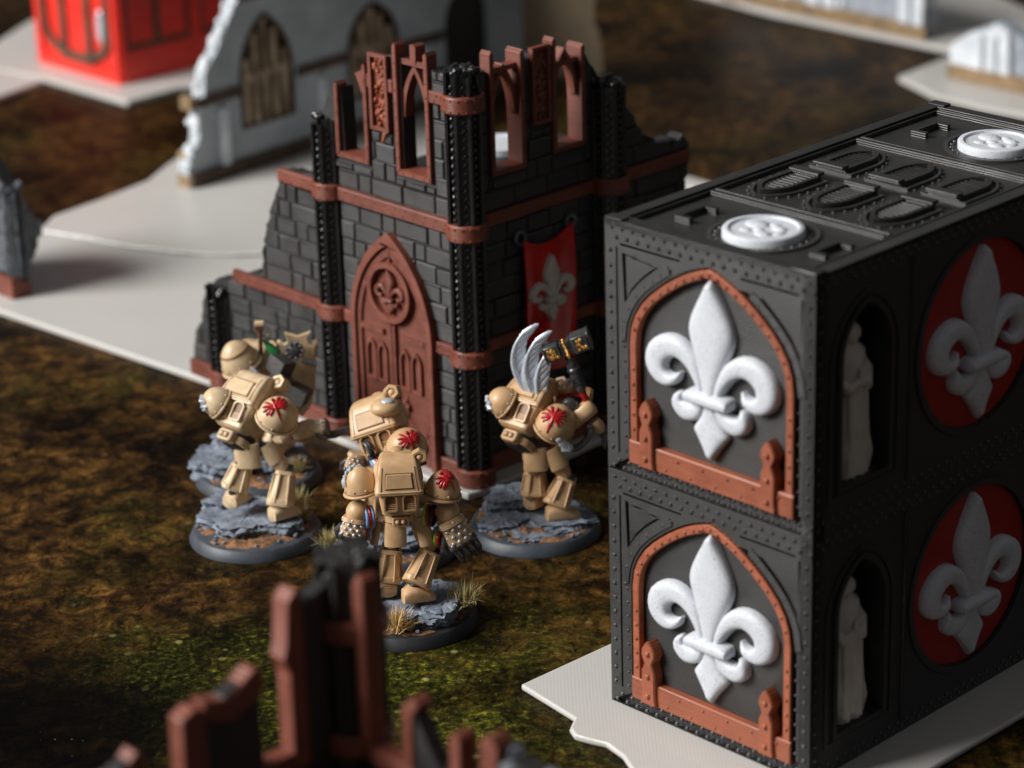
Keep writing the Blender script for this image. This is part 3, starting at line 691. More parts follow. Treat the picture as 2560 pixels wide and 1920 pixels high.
for a, b in gothic(dcx, 1.54, 4.2, 2.65, 8): m.rivet(ff, a, D0 + .13, b, .03)
m.build('door_edging', RUST, door, 30)
m = MB().prism(rect(dcx - .15, dcx + .15, .05, 4.45), ff, D0 + .045, D0 + .17).prism(rect(dcx - .022, dcx + .022, .05, 4.5), ff, D0 + .16, D0 + .20)
m.prism(rect(dcx - .03, dcx + .03, 6.4, 7.05), ff, D0 + .045, D0 + .15)
for i in range(12):
    for sx in (-1, 1): m.rivet(ff, dcx + sx * .10, D0 + .17, .3 + i * .36, .03)
m.build('centre_strip', RUST, door, 30)
rc = 5.52
MB().prism(circ(dcx, rc, .98, 44), ff, D0 + .045, D0 + .26, [circ(dcx, rc, .80, 44)]).build('door_ring', RUST, door, 40, bevel=.03)
fleur(MB(), ff, dcx, rc + .02, .33, D0 + .06, .6).build('fleur_de_lis', RUST, door, 50)
for sx in (-1, 1):
    m = MB().prism(rect(dcx + min(sx * .42, sx * 1.45), dcx + max(sx * .42, sx * 1.45), 4.05, 4.22), ff, D0 + .045, D0 + .16)
    for i in range(4): m.rivet(ff, dcx + sx * (.55 + .26 * i), D0 + .16, 4.135, .035)
    m.build('strap_hinge', RUST, door, 30, bevel=.015)
    m = MB().prism(rect(dcx + min(sx * .42, sx * 1.45), dcx + max(sx * .42, sx * 1.45), 1.05, 1.2), ff, D0 + .045, D0 + .16); m.build('strap_hinge', RUST, door, 30, bevel=.015)
    for k in (0, 1):
        ax = dcx + sx * (.52 + .52 * k)
        MB().prism(archpoly(ax, .23, 2.42, 3.35, .42, 8), ff, D0 + .045, D0 + .15, [archpoly(ax, .15, 2.52, 3.35, .32, 8)]).build('door_panel', RUST, door, 30)
    m = MB()
    for q in range(3): m.ball(ff(dcx + sx * (.35 + .12 * q), D0 + .14, 2.0 - .13 * abs(q - 1)), (.09, .06, .13), 8, 6)
    m.ribbon([(dcx + sx * .5, 1.45, .06), (dcx + sx * .5, 1.75, .10), (dcx + sx * .5, 2.15, .05), (dcx + sx * .5, 2.25, .02)], ff, D0 + .045, .09, 7)
    m.build('door_handle', RUST, door, 50)
# front windows and the ornamental panel
lancet_frame(TW, ff, FY, -5.58, -4.05, 9.42, 12.4, 0, 0, .5, RUST, (11.75, 12.55))
MB().prism([(-4.28, 11.6), (-4.22, 12.25), (-4.32, 12.35), (-4.62, 12.2), (-4.5, 12.0), (-4.36, 11.65)], ff, FY - .3, FY + .05).build('broken_tracery', RUST, TW, 30)
lancet_frame(TW, ff, FY, -2.80, -1.26, 9.40, 13.3, 11.2, 12.65, .5, RUST, (13.45, 13.35))
MB().prism([(-2.12, 12.95), (-1.9, 12.95), (-1.88, 13.45), (-1.98, 13.52), (-2.14, 13.48)], ff, FY - .4, FY + .0).build('mullion_stub', RUST, TW, 30)
def ornament(fm, f, s0, s1, z0, z1, mt, seed, tip=True):
    m = MB().prism(rect(s0, s1, z0, z1), fm, f, f + .17, [rect(s0 + .12, s1 - .12, z0 + .12, z1 - .1)]).prism(rect(s0, s1, z0, z1), fm, f - .02, f + .03)
    p = m.build('ornament_panel', mt, TW, 30)
    rg = random.Random(seed); m = MB(); cx = (s0 + s1) / 2
    z = z0 + .22
    while z < z1 - .1:                                   # piled skulls and bones in relief
        for k in range(5):
            a = cx + rg.uniform(-.22, .22)
            m.ball(fm(a, f + .05, z + rg.uniform(-.1, .1)), (rg.uniform(.04, .10), rg.uniform(.05, .12), rg.uniform(.04, .12)), 8, 6)
        z += .19
    if tip:
        for q in range(4): m.ball(fm(s1 - .22 - .05 * q, f + .08, z0 - .06 - .09 * q), (.10 - .015 * q,) * 3, 8, 6)
    m.build('bone_relief', RUSTC if fm is ff else mt, p, 50)
ornament(ff, FY, -3.88, -3.05, 10.62, 13.0, RUST, 8)
# right wall
out_r = [(.4, 0), (10.0, 0), (10.15, 2.5), (10.05, 5), (10.2, 6.9)] + jag([(10.2, 7.4), (10.4, 8.5), (10.2, 8.85), (9.2, 8.85), (8.4, 9.2), (7.8, 10.0), (7.3, 10.75), (6.6, 11.45), (6.0, 12.0), (5.75, 12.4)], .17, .09, 31) + [(5.6, 12.3)] + [(5.3, 12.2), (5.52, 11.4), (5.52, 9.65), (4.4, 9.65), (4.45, 12.3), (4.3, 12.6)] + jag([(4.2, 12.7), (3.4, 12.9), (3.1, 12.6)], .15, .06, 32) + [(2.99, 12.5), (2.97, 11.4), (2.97, 9.5), (1.8, 9.5), (1.88, 12.2), (1.6, 12.7)] + jag([(1.5, 12.8), (.4, 12.8)], .2, .06, 33)
MB().prism(out_r, fR, RX - .5, RX).build('right_wall', BLACK, TW, 25)
brickwork(TW, fR, RX, [(.6, 5.95, .62, 3.98), (.6, 5.95, 4.4, 7.95), (.6, 5.95, 8.42, 13.3), (7.05, 10.4, .62, 3.98), (7.05, 10.4, 4.4, 7.95), (7.05, 10.4, 8.42, 11.5)], out_r, [(1.55, 3.1, 9.4, 14), (4.2, 5.7, 9.5, 14), (3.3, 4.25, 10.5, 14)], 22, wmin=.9, wmax=1.9)
for z0, z1 in ((0, .55), (3.98, 4.38), (7.98, 8.40)):
    band(fR, RX, .5, 6.0, z0, z1); band(fR, RX, 7.0, 10.3 if z0 > 5 else 10.0, z0, z1)
lancet_frame(TW, fR, RX, 1.62, 3.05, 9.48, 13.2, 11.25, 12.6, .5, RUST, (13.3, 13.1))
lancet_frame(TW, fR, RX, 4.22, 5.62, 9.62, 13.0, 11.25, 12.55, .5, RUST, (13.2, 12.75))
ornament(fR, RX, 3.36, 4.12, 10.7, 13.1, RUST, 12, False)
# the other two sides are low broken stubs that carry an upper floor
MB().prism([(-.8, 9.0), (-6.3, 9.0), (-6.3, .85), (-.87, .85)], lambda a, d, b: (a, b, d), 8.05, 8.3).build('upper_floor', BLACK, TW, 30)
MB().lathe([(1.0, 0), (1.0, .2), (.85, .22), (.8, .16), (.02, .16)], (-5.0, 6.6, 8.3), 40).build('floor_medallion', WHITE, TW, 40)
m = MB(); rg = random.Random(77)
for k in range(16):
    m.ball((-1.2 - rg.random() * 4.2, 1.5 + rg.random() * 4, 8.32), (rg.uniform(.1, .3), rg.uniform(.1, .3), rg.uniform(.05, .14)), 8, 5)
m.build('floor_rubble', DRYBL, TW, 40, kind='stuff')

# ------------------------------------------------------------------ red banner on the right wall
BN = thing('hanging_banner', (-1.49, 77.90, .252), YAW, 'glossy red banner with a white fleur-de-lis hanging on the right wall of the black tower', 'banner')
m = MB(); nx, nz = 14, 26; vs = []
def bpt(u, v, off=0):
    s = 2.72 + u * 2.1; z = 7.25 - v * 4.6 - (.36 * (1 - (2 * u - 1) ** 2) if v < .02 else .36 * (1 - (2 * u - 1) ** 2) * max(0, 1 - v * 3)) + .10 * u
    d = .14 + .09 * math.sin(u * PI * 2.2 + v * 2) * (.3 + v) + off
    return (RX + .055 + d, s + .05 * math.sin(v * 5), z)
for off in (0, .07):
    for j in range(nz + 1):
        for i in range(nx + 1): vs.append(bpt(i / nx, j / nz, off))
N1 = (nx + 1) * (nz + 1); fs = []
for j in range(nz):
    for i in range(nx):
        a = j * (nx + 1) + i; fs.append((a, a + 1, a + nx + 2, a + nx + 1)); fs.append((a + N1, a + N1 + nx + 1, a + N1 + nx + 2, a + N1 + 1))
bd = [i for i in range(nx + 1)] + [(j + 1) * (nx + 1) - 1 for j in range(1, nz + 1)] + [nz * (nx + 1) + i for i in range(nx - 1, -1, -1)] + [j * (nx + 1) for j in range(nz - 1, 0, -1)]
for k in range(len(bd)): a, b = bd[k], bd[(k + 1) % len(bd)]; fs.append((a, b, b + N1, a + N1))
m.add(vs, fs); m.build('cloth', BANNER, BN, 60)
fleur(MB(), lambda a, d, b: (RX + .24 + d, a, b), 3.78, 5.48, .47, 0, .5).build('fleur_de_lis', STONE, BN, 50)
for s_ in (2.66, 4.84):
    MB().tube([(RX + .16, s_ + .2 * math.cos(2 * PI * i / 20), 7.32 + .2 * math.sin(2 * PI * i / 20)) for i in range(20)], .06, 8, True).build('hanging_ring', DRYBL, BN, 60)

# ------------------------------------------------------------------ foreground ruin, close to the camera
FG = thing('ruined_wall', (-3.6, 49.1, .004), YAW, 'blurred black and rust-red broken corner wall in the near foreground', 'ruined building')
fluted_pillar(FG, (.15, .25), 0, 11.7, 51, r=.68, m1=BLACK, rings=[(9.9, 10.35), (7.4, 7.85), (3.9, 4.4), (0, .5)])
lw = lambda a, d, b: (d, a, b)           # wall towards the camera (s negative)
rw = lambda a, d, b: (a, -d, b)          # wall towards the right
lo = [(0, 0), (-7.2, 0), (-7.3, 3.0)] + jag([(-7.2, 4), (-6.8, 7), (-6.3, 8.6), (-5.7, 9.2), (-5.05, 9.2)], .25, .12, 52) + [(-5.0, 9.1), (-4.9, 7.2), (-4.15, 7.2), (-4.1, 9.3)] + jag([(-3.9, 9.65), (-3.3, 9.5), (-2.7, 9.75), (-2.3, 9.9)], .25, .10, 53) + [(-2.22, 9.7), (-2.2, 7.65), (-1.15, 7.65), (-1.15, 10.9), (-.5, 11.1), (0, 11.2)]
MB().prism(lo, lw, -.1, .24).build('left_wall', BLACK, FG, 25)
MB().prism([(-1.46, 7.5), (-1.08, 7.5), (-1.08, 11.25), (-1.2, 11.32), (-1.42, 11.1), (-1.5, 10.2), (-1.58, 9.95), (-1.50, 9.7), (-1.44, 9.6)], lw, -.16, .28).build('window_jamb', RUST, FG, 25, bevel=.04)
MB().prism(rect(-2.25, -1.46, 7.5, 7.85), lw, -.16, .28).build('window_sill', RUST, FG, 25, bevel=.04)
MB().prism([(-4.15, 7.1), (-3.55, 7.1), (-3.55, 9.6), (-3.75, 9.75), (-4.1, 9.6)], lw, -.16, .28).build('window_jamb', RUST, FG, 25, bevel=.04)
MB().prism(jag([(-3.52, 9.35), (-3.5, 9.75), (-3.0, 9.65), (-2.6, 9.8), (-2.3, 10.05), (-2.12, 10.05), (-2.12, 9.3), (-2.5, 9.3), (-2.9, 9.1)], .3, .05, 54), lw, -.16, .28).build('broken_cornice', RUST, FG, 25, bevel=.04)
MB().prism([(-5.35, 8.2), (-4.98, 8.2), (-4.98, 9.25), (-5.15, 9.4), (-5.5, 9.1)], lw, -.16, .28).build('window_jamb', RUST, FG, 25, bevel=.04)
ro = [(0, 0), (8.2, 0)] + jag([(8.3, 5), (8.0, 7.6), (7.4, 8.5), (6.4, 9.0), (5.5, 9.0), (4.8, 8.8), (4.3, 8.6)], .28, .14, 55) + [(4.2, 7.9)] + jag([(3.7, 7.8), (3.6, 8.4), (3.4, 8.3), (3.3, 7.9), (2.9, 8.1), (2.6, 8.6), (2.32, 9.0)], .3, .06, 56) + [(2.1, 8.6), (2.05, 7.55), (.98, 7.55), (.98, 11.0), (.5, 11.1), (0, 11.2)]
MB().prism(ro, rw, -.24, .1).build('right_wall', BLACK, FG, 25)
MB().prism([(.70, 7.4), (1.02, 7.4), (1.02, 11.35), (.86, 11.45), (.70, 11.2)], rw, -.28, .16).build('window_jamb', RUST, FG, 25, bevel=.04)
MB().prism(rect(1.02, 2.3, 7.4, 7.72), rw, -.28, .16).build('window_sill', RUST, FG, 25, bevel=.04)
MB().prism([(2.0, 7.74), (2.28, 7.74), (2.32, 8.9), (2.5, 9.15), (2.3, 9.3), (2.0, 9.0)], rw, -.28, .16).build('window_jamb', RUST, FG, 25, bevel=.04)
MB().prism([(3.35, 7.3), (3.62, 7.3), (3.66, 8.9), (3.5, 9.0), (3.35, 8.8)], rw, -.28, .16).build('window_jamb', RUST, FG, 25, bevel=.04)
MB().prism([(4.2, 7.3), (4.6, 7.3), (4.7, 9.1), (4.5, 9.3), (4.2, 9.1)], rw, -.28, .16).build('window_jamb', RUST, FG, 25, bevel=.04)
m = MB(); rg = random.Random(57)
for k in range(34):
    s = rg.uniform(4.7, 6.6); m.ball(rw(s, rg.uniform(-.3, .1), 8.8 + .2 * math.sin(s * 2) + rg.uniform(-.25, .15)), (rg.uniform(.1, .28), rg.uniform(.1, .25), rg.uniform(.1, .25)), 7, 5)
for k in range(12):
    m.ball(lw(rg.uniform(-6.9, -5.5), rg.uniform(0, .4), rg.uniform(8.4, 9.1)), (rg.uniform(.1, .28), rg.uniform(.1, .25), rg.uniform(.1, .2)), 7, 5)
m.build('broken_edge', DRYBL, FG, 30, kind='stuff')

# ------------------------------------------------------------------ fragment at the left edge
FL = thing('ruined_wall', (-18.2, 96.2, .252), YAW, 'small broken black wall with rust-red foot on the big plate, cut by the left edge', 'ruined building')
MB().prism([(0, 0), (0, 4.3), (-.6, 4.9)] + jag([(-1, 5.2), (-2.6, 5.3), (-4.5, 5.1)], .3, .12, 61) + [(-4.5, 0)], ff, -.55, 0).build('front_wall', BLACK, FL, 25)
brickwork(FL, ff, 0, [(-4.5, -.1, .9, 7)], [(-.05, .9), (-.05, 4.2), (-.6, 4.8), (-1, 5.1), (-2.6, 5.1), (-4.5, 4.9), (-4.5, .9)], [], 62, mt=DRYBL)
MB().slab(rect(-4.5, .1, 0, .8), ff, -.1, .16, .03, .03).build('foot_band', RUST, FL, 30)
MB().slab([(-.05, 0), (.65, 0), (.65, .45), (.1, .8), (-.05, .8)], lambda a, d, b: (d, a, b), -.1, .14, .03, .03).build('foot_band', RUST, FL, 30)
MB().prism([(0, 0), (.6, .1)] + jag([(.8, .8), (1.0, 1.6), (1.5, 2.3), (1.4, 2.8), (1.0, 3.1), (.8, 3.6), (.3, 4.1), (0, 4.4)], .2, .10, 63), lambda a, d, b: (d, a, b), -.6, 0).build('right_wall', DRYBL, FL, 25)
fluted_pillar(FL, (-.1, .35), .8, 4.4, 64, r=.35, m1=DRYBL)

# ------------------------------------------------------------------ pale grey ruin behind
DARKB = mat('dark_brown_paint', (.02, .014, .012), .6)
G_ = thing('ruined_facade', (-12.8, 109.2, .27), R(48), 'pale grey ruined gothic wall with brown slatted windows and snowy broken edges', 'ruined building')
gf = lambda a, d, b: (a, -d, b)
out_g = [(0, 0), (20.6, 0), (20.6, 9.0)] + [(19.8, 9.5), (17.6, 9.2), (17.2, 7.5)] + jag([(16.2, 5.5), (14.5, 5.35), (12, 5.9), (9, 6.4), (6, 7.2), (5.2, 8.3), (3.4, 8.2), (2.7, 6.9), (2.0, 5.9), (1.5, 5.2), (1.0, 4.5), (.55, 3.1), (.35, 1.8), (-.15, 1.5), (-.3, .7), (-.3, 0)], .35, .10, 71)
def garch(cx, hw, z0, zs, rise): return archpoly(cx, hw, z0, zs, rise, 10)
GW = [(4.35, 1.55, 1.75, 3.9, 2.55), (10.75, 1.6, 1.5, 3.6, 2.0)]
MB().prism(out_g, gf, -.6, 0, [garch(*w) for w in GW] + [garch(16.8, 1.45, .4, 3.6, 1.5)]).build('wall', GREYR, G_, 25)
for w in GW:
    A = garch(*w); Bq = garch(w[0], w[1] - .14, w[2] + .14, w[3], w[4] - .2)
    wn = MB().prism(A, gf, -.3, .06, [Bq]).build('window_frame', BROWNR, G_, 30)
    for i in range(5):
        x = w[0] - w[1] + .42 + i * .56; zt = w[3] + w[4] * (1 - (abs(x - w[0]) / w[1]) ** 1.6) - .25
        MB().box(x - .14, x + .14, -.02, .3, w[2] + .1, zt).build('window_bar', SLATM, wn, 30, bevel=.04)
    MB().box(w[0] - w[1] + .1, w[0] + w[1] - .1, .05, .16, w[3] - .25, w[3] + .15).build('window_bar', SLATM, wn, 30, bevel=.04)
    MB().box(w[0] - w[1] - .01, w[0] + w[1] + .01, .36, .5, w[2], w[3] + w[4] - .3).build('window_backing', DARKB, wn, 30)
MB().prism(garch(16.8, 1.44, .4, 3.6, 1.5), gf, -.5, -.25).build('doorway_panel', DARKB, G_, 30)
for a, b, z in ((.3, 2.7, 3.25), (6.1, 9.0, 3.3), (3.0, 6.0, 7.15), (12.5, 15.2, 3.0)):
    MB().box(a, b, -.14, .02, z, z + .42).build('wall_band', BROWNR, G_, 30, bevel=.03)
MB().box(-.3, 15.2, -.22, .02, 0, .55).build('plinth', BROWNR, G_, 30, bevel=.04)
MB().box(18.4, 20.6, -.22, .02, 0, .55).build('plinth', BROWNR, G_, 30, bevel=.04)
for x in (1.45, 7.2, 13.7): MB().box(x, x + .5, -.2, .02, .55, 3.0).build('buttress', WHITR, G_, 30, bevel=.05)
m = MB(); rg = random.Random(73)
edge = [p for p in out_g[5:] if p[1] > .3]
for i in range(len(edge) - 1):
    a, b = Vector(edge[i]), Vector(edge[i + 1])
    for k in range(2):
        p = a.lerp(b, rg.random()); m.ball((p.x + rg.uniform(-.04, .04), rg.uniform(.0, .55), p.y + .02), (rg.uniform(.10, .2), rg.uniform(.14, .26), rg.uniform(.10, .2)), 7, 5)
m.build('broken_edge', WHITR, G_, 40, kind='stuff')
MB().prism([(-.35, .0), (-.3, 1.3), (-.15, 1.5), (-.02, 1.45), (.05, 0)], gf, -.66, -.02).build('end_pier', OCHRE, G_, 25)
MB().box(.0, .35, -.04, .62, 3.2, 3.75).build('end_trim', OCHRE, G_, 30, bevel=.03)
# unpainted return wall
MB().prism([(0, 0), (3.6, 0)] + jag([(3.5, 1.5), (3.2, 2.4), (3.3, 3.4), (2.6, 5), (2.2, 7.5), (0, 9)], .3, .12, 75), lambda a, d, b: (20.6 + a * .72, .0 - a * .72 + d, b), -.02, .5).build('return_wall', CARD, G_, 25)

# ------------------------------------------------------------------ bright red container at the upper left
RC = thing('shipping_container', (-17.72, 125.2, .304), YAW, 'bright red container with brown arch trim, blurred at the top left of the board', 'container')
bl = lambda a, d, b: (a, -d, b); br = lambda a, d, b: (d, a, b)
MB().box(-6.5, 0, 0, 13.2, .7, 6.5).build('body', BRED, RC, 30, bevel=.05)
MB().prism(rect(-6.5, 0, 0, 6.5), bl, 0, .16, [rect(-6.1, -.4, .55, 6.1)]).build('front_frame', BRED, RC, 30)
q = smooth_poly([(-.55, .95), (-.55, 6.0), (-5.95, 6.0), (-5.95, .95), (-5.3, .45), (-1.2, .45)], 1)
MB().prism([(-.5, 6.1), (-.5, 2.2)] + [(-.5 - 2.7 * (1 - math.cos(t)), 2.2 - 1.6 * math.sin(t)) for t in [PI / 2 * i / 8 for i in range(1, 9)]] + [(-3.3 - 2.7 * math.sin(t), .6 + 1.6 * (1 - math.cos(t))) for t in [PI / 2 * i / 8 for i in range(1, 9)]] + [(-6.0, 6.1), (-5.65, 6.1), (-5.65, 2.3)] + [(-3.3 - 2.35 * math.sin(t), .98 + 1.3 * (1 - math.cos(t))) for t in [PI / 2 * i / 8 for i in range(8, 0, -1)]] + [(-.85 - 2.35 * (1 - math.cos(t)), 2.2 - 1.2 * math.sin(t)) for t in [PI / 2 * i / 8 for i in range(8, 0, -1)]] + [(-.85, 2.2), (-.85, 6.1)], bl, .05, .2).build('arch_trim', BROWNR, RC, 30)
for x in (-2.3, -4.3): MB().box(x - .2, x + .2, -.14, .03, .5, 6.2).build('door_strap', BROWNR, RC, 30)
MB().ball((-1.25, -.12, 2.55), (.28, .12, .85), 14, 8).build('skull_badge', SILVER, RC, 50)
for k in range(3):
    y0 = .0 + k * 4.4
    MB().prism(rect(y0, y0 + 4.4, .0 if k == 0 else .45, 6.5), br, 0, .12, [rect(y0 + .3, y0 + 4.1, 1.5, 6.1)]).build('side_frame', BRED, RC, 30)
    MB().prism(rect(y0 + .3, y0 + 4.1, 1.5, 6.1), br, .0, .06, [rect(y0 + .5, y0 + 2.0, 1.75, 5.9), rect(y0 + 2.35, y0 + 3.9, 1.75, 5.9)]).build('side_trim', BROWNR, RC, 30)
    MB().box(-.1, .14, y0 + 4.2, y0 + 4.5, .0, .5).build('foot', BRED, RC, 30)
MB().lathe([(.65, 0), (.65, .12), (.45, .16), (.4, .06), (.01, .06)], (0, 0, 0), 24).build('porthole', SILVER, RC, 40)
po = [o for o in bpy.data.objects if o.name.startswith('porthole')][-1]; po.rotation_euler = (0, R(90), 0); po.location = (.12, 6.3, 3.6)
MB().box(-6.5, -.05, .05, .3, 0, .7).build('foot_rail', BRED, RC, 30)

# ------------------------------------------------------------------ white broken walls at the top right
def white_wall(loc, label, outline, bases, blocks, pil, extra=None):
    T = thing('broken_wall', loc, R(-46.5), label, 'ruined wall', 'white broken walls on the far plates')
    f = lambda a, d, b: (a, -d, b)
    MB().prism(outline, f, -.6, 0).build('wall', GREYM, T, 25)
    for a, b in bases: MB().box(a, b, -.3, .02, 0, .7).build('plinth', OCHRE, T, 30, bevel=.05)
    for a, b, z0, z1 in blocks: MB().slab(rect(a, b, z0, z1), f, -.05, .12, .05, .05).build('stone', WHITR, T, 25)
    for a, b, z1 in pil:
        MB().prism(jag([(a, .7), (a, z1 - .3), (a + .2, z1), ((a + b) / 2, z1 + .2), (b, z1 - .3), (b, .7)], .4, .05, 5), f, -.8, .3).build('pier', WHITR, T, 25)
        MB().box((a + b) / 2 - .1, (a + b) / 2 + .1, -.4, -.28, .7, z1 - .3).build('pier_groove', GREYM, T, 25)
    return T
W1 = white_wall((12.4, 137.4, .3), 'long low white and grey wall with ochre plinth, blurred at the top right edge', [(-1.5, 0), (11.4, 0), (11.5, 1.2), (11.0, 3.5), (8, 4), (-1.5, 4)], [(-1.5, 11.6)], [(1.2, 1.9, .7, 4), (2.2, 3.0, .7, 1.6), (5.9, 6.4, .7, 4), (9.9, 10.9, .7, 1.3), (10.2, 10.9, 1.6, 3.3)], [(-.4, 1.4, 4), (4.2, 6.0, 4), (10.0, 11.4, 3.4)])
W2 = white_wall((20.5, 122.5, .28), 'short white buttressed wall end with ochre plinth, at the right edge behind the crates', [(.1, 0), (9, 0), (9, 1.9), (6, 2.1), (4.6, 2.1), (4.4, 1.5), (4.0, 2.4), (2.6, 3.0), (1.2, 2.4), (.1, 1.6)], [(-.1, 9)], [(.3, 1.0, .8, 1.7)], [])
W2f = lambda a, d, b: (a, -d, b)
MB().prism(jag([(.0, .7), (.05, 1.5), (.7, 2.0), (1.2, 2.3), (1.8, 2.5), (2.6, 2.9), (3.2, 2.6), (3.3, .7)], .3, .05, 91), W2f, -.8, .25).build('pier', WHITR, W2, 25)
for gx in (1.75, 2.45): MB().box(gx, gx + .22, -.31, -.24, .75, 2.3).build('pier_groove', GREYM, W2, 25)
MB().box(4.4, 6.5, -.1, .05, .9, 1.9).build('brick_patch', SLATM, W2, 25)

# ------------------------------------------------------------------ painted miniatures
def nrm(v): return Vector(v).normalized()
def frame3(axis, back):
    """orthonormal frame: z along axis, y as close to back as possible"""
    z = nrm(axis); y = (Vector(back) - z * Vector(back).dot(z)).normalized(); x = y.cross(z); return x, y, z
def sec(c, x, y, rx, ry, e=2.0, n=20):
    out = []
    for j in range(n):
        th = 2 * PI * (j + .5) / n; ct, st = math.cos(th), math.sin(th)
        out.append(tuple(Vector(c) + x * (rx * math.copysign(abs(ct) ** (2 / e), ct)) + y * (ry * math.copysign(abs(st) ** (2 / e), st))))
    return out
def limb(m, p0, p1, prof, back=(0, -1, 0), e=2.6, n=20):
    """prof: (t, rx, ry) or (t, rx, ry, shift along back)"""
    p0, p1 = Vector(p0), Vector(p1); x, y, z = frame3(p1 - p0, back)
    m.loft([sec(p0.lerp(p1, q[0]) + y * (q[3] if len(q) > 3 else 0), x, y, q[1], q[2], e, n) for q in prof]); return x, y, z
def dome_pts(c, Q, r, a, b, k=1.0):
    """point on an ellipsoid pad: a = angle from the pole, b = angle round it"""
    p = Vector((r[0] * math.sin(a) * math.cos(b), r[1] * math.sin(a) * math.sin(b), r[2] * math.cos(a))) * k
    return Vector(c) + Q @ p
def pauldron(T, c, pole, r, sweep=1.75, mt=None, rivets=True, name='shoulder_pad'):
    mt = mt or TAN; Q = nrm(pole).to_track_quat('Z', 'Y'); m = MB(); n = 26; rings = []
    for i in range(11):
        a = max(.03, sweep * i / 10); rings.append([tuple(dome_pts(c, Q, r, a, 2 * PI * j / n)) for j in range(n)])
    for k, a in ((1.05, sweep - .02), (1.05, sweep - .16)): pass
    for i in range(8): rings.append([tuple(dome_pts(c, Q, r, max(.05, sweep * (1 - i / 7)), 2 * PI * j / n, .88)) for j in range(n)])
    m.loft(rings, True, True); o = m.build(name, mt, T, 50)
    m = MB(); m.tube([dome_pts(c, Q, r, sweep - .05, 2 * PI * j / 30, 1.0) for j in range(30)], .045, 8, True)
    if rivets:
        for j in range(9): m.ball(dome_pts(c, Q, r, sweep - .24, 2 * PI * j / 9 + .3, 1.0), .034, 7, 5)
    m.build('pad_rim', mt, o, 60)
    MB().tube([dome_pts(c, Q, r, sweep - .15, 2 * PI * j / 30, 1.0) for j in range(30)], .014, 5, True).build('panel_line', TAND, o, 60)
    return o, Q
def emblem(parent, c, Q, r, to_cam, size=.34, roll=0.0, mt=RED):
    """a raised winged device: a body with feathers fanned to both sides, on the pad's surface"""
    d = Q.inverted() @ (Vector(to_cam)); d = nrm((d.x / r[0], d.y / r[1], d.z / r[2]))
    e1 = d.cross(Q.inverted() @ Vector((0, 0, 1))); e1 = nrm(e1) if e1.length > .1 else Vector((1, 0, 0)); e2 = e1.cross(d)
    e1, e2 = e1 * math.cos(roll) + e2 * math.sin(roll), e2 * math.cos(roll) - e1 * math.sin(roll)
    def P(u, v, lift=1.03):
        q = nrm(d + e1 * (u * size * 3.6) + e2 * (v * size * 3.3)); return Vector(c) + Q @ Vector((q.x * r[0], q.y * r[1], q.z * r[2])) * lift
    m = MB()
    def stroke(pts, w): m.tube([P(u, v) for u, v in pts], [w * .78 * k for k in (.5, .9, 1.1, .9, .25)][:len(pts)], 8, flat=.6)
    stroke([(0, .55), (0, .3), (0, 0), (0, -.35), (0, -.95)], .07); m.ball(P(0, .6, 1.05), (.065, .065, .05), 8, 6)
    for s in (-1, 1):
        for k in range(5):
            a = R(62 - k * 27); L = .95 - .10 * k
            stroke([(s * .06, .12 - .05 * k), (s * (.06 + .28 * L * math.cos(a)), .12 + .3 * L * math.sin(a)), (s * (.06 + .55 * L * math.cos(a)), .12 + .58 * L * math.sin(a)), (s * (.06 + .82 * L * math.cos(a)), .10 + .80 * L * math.sin(a)), (s * (.04 + .98 * L * math.cos(a)), .04 + .98 * L * math.sin(a))], .062)
    return m.build('winged_emblem', mt, parent, 60)
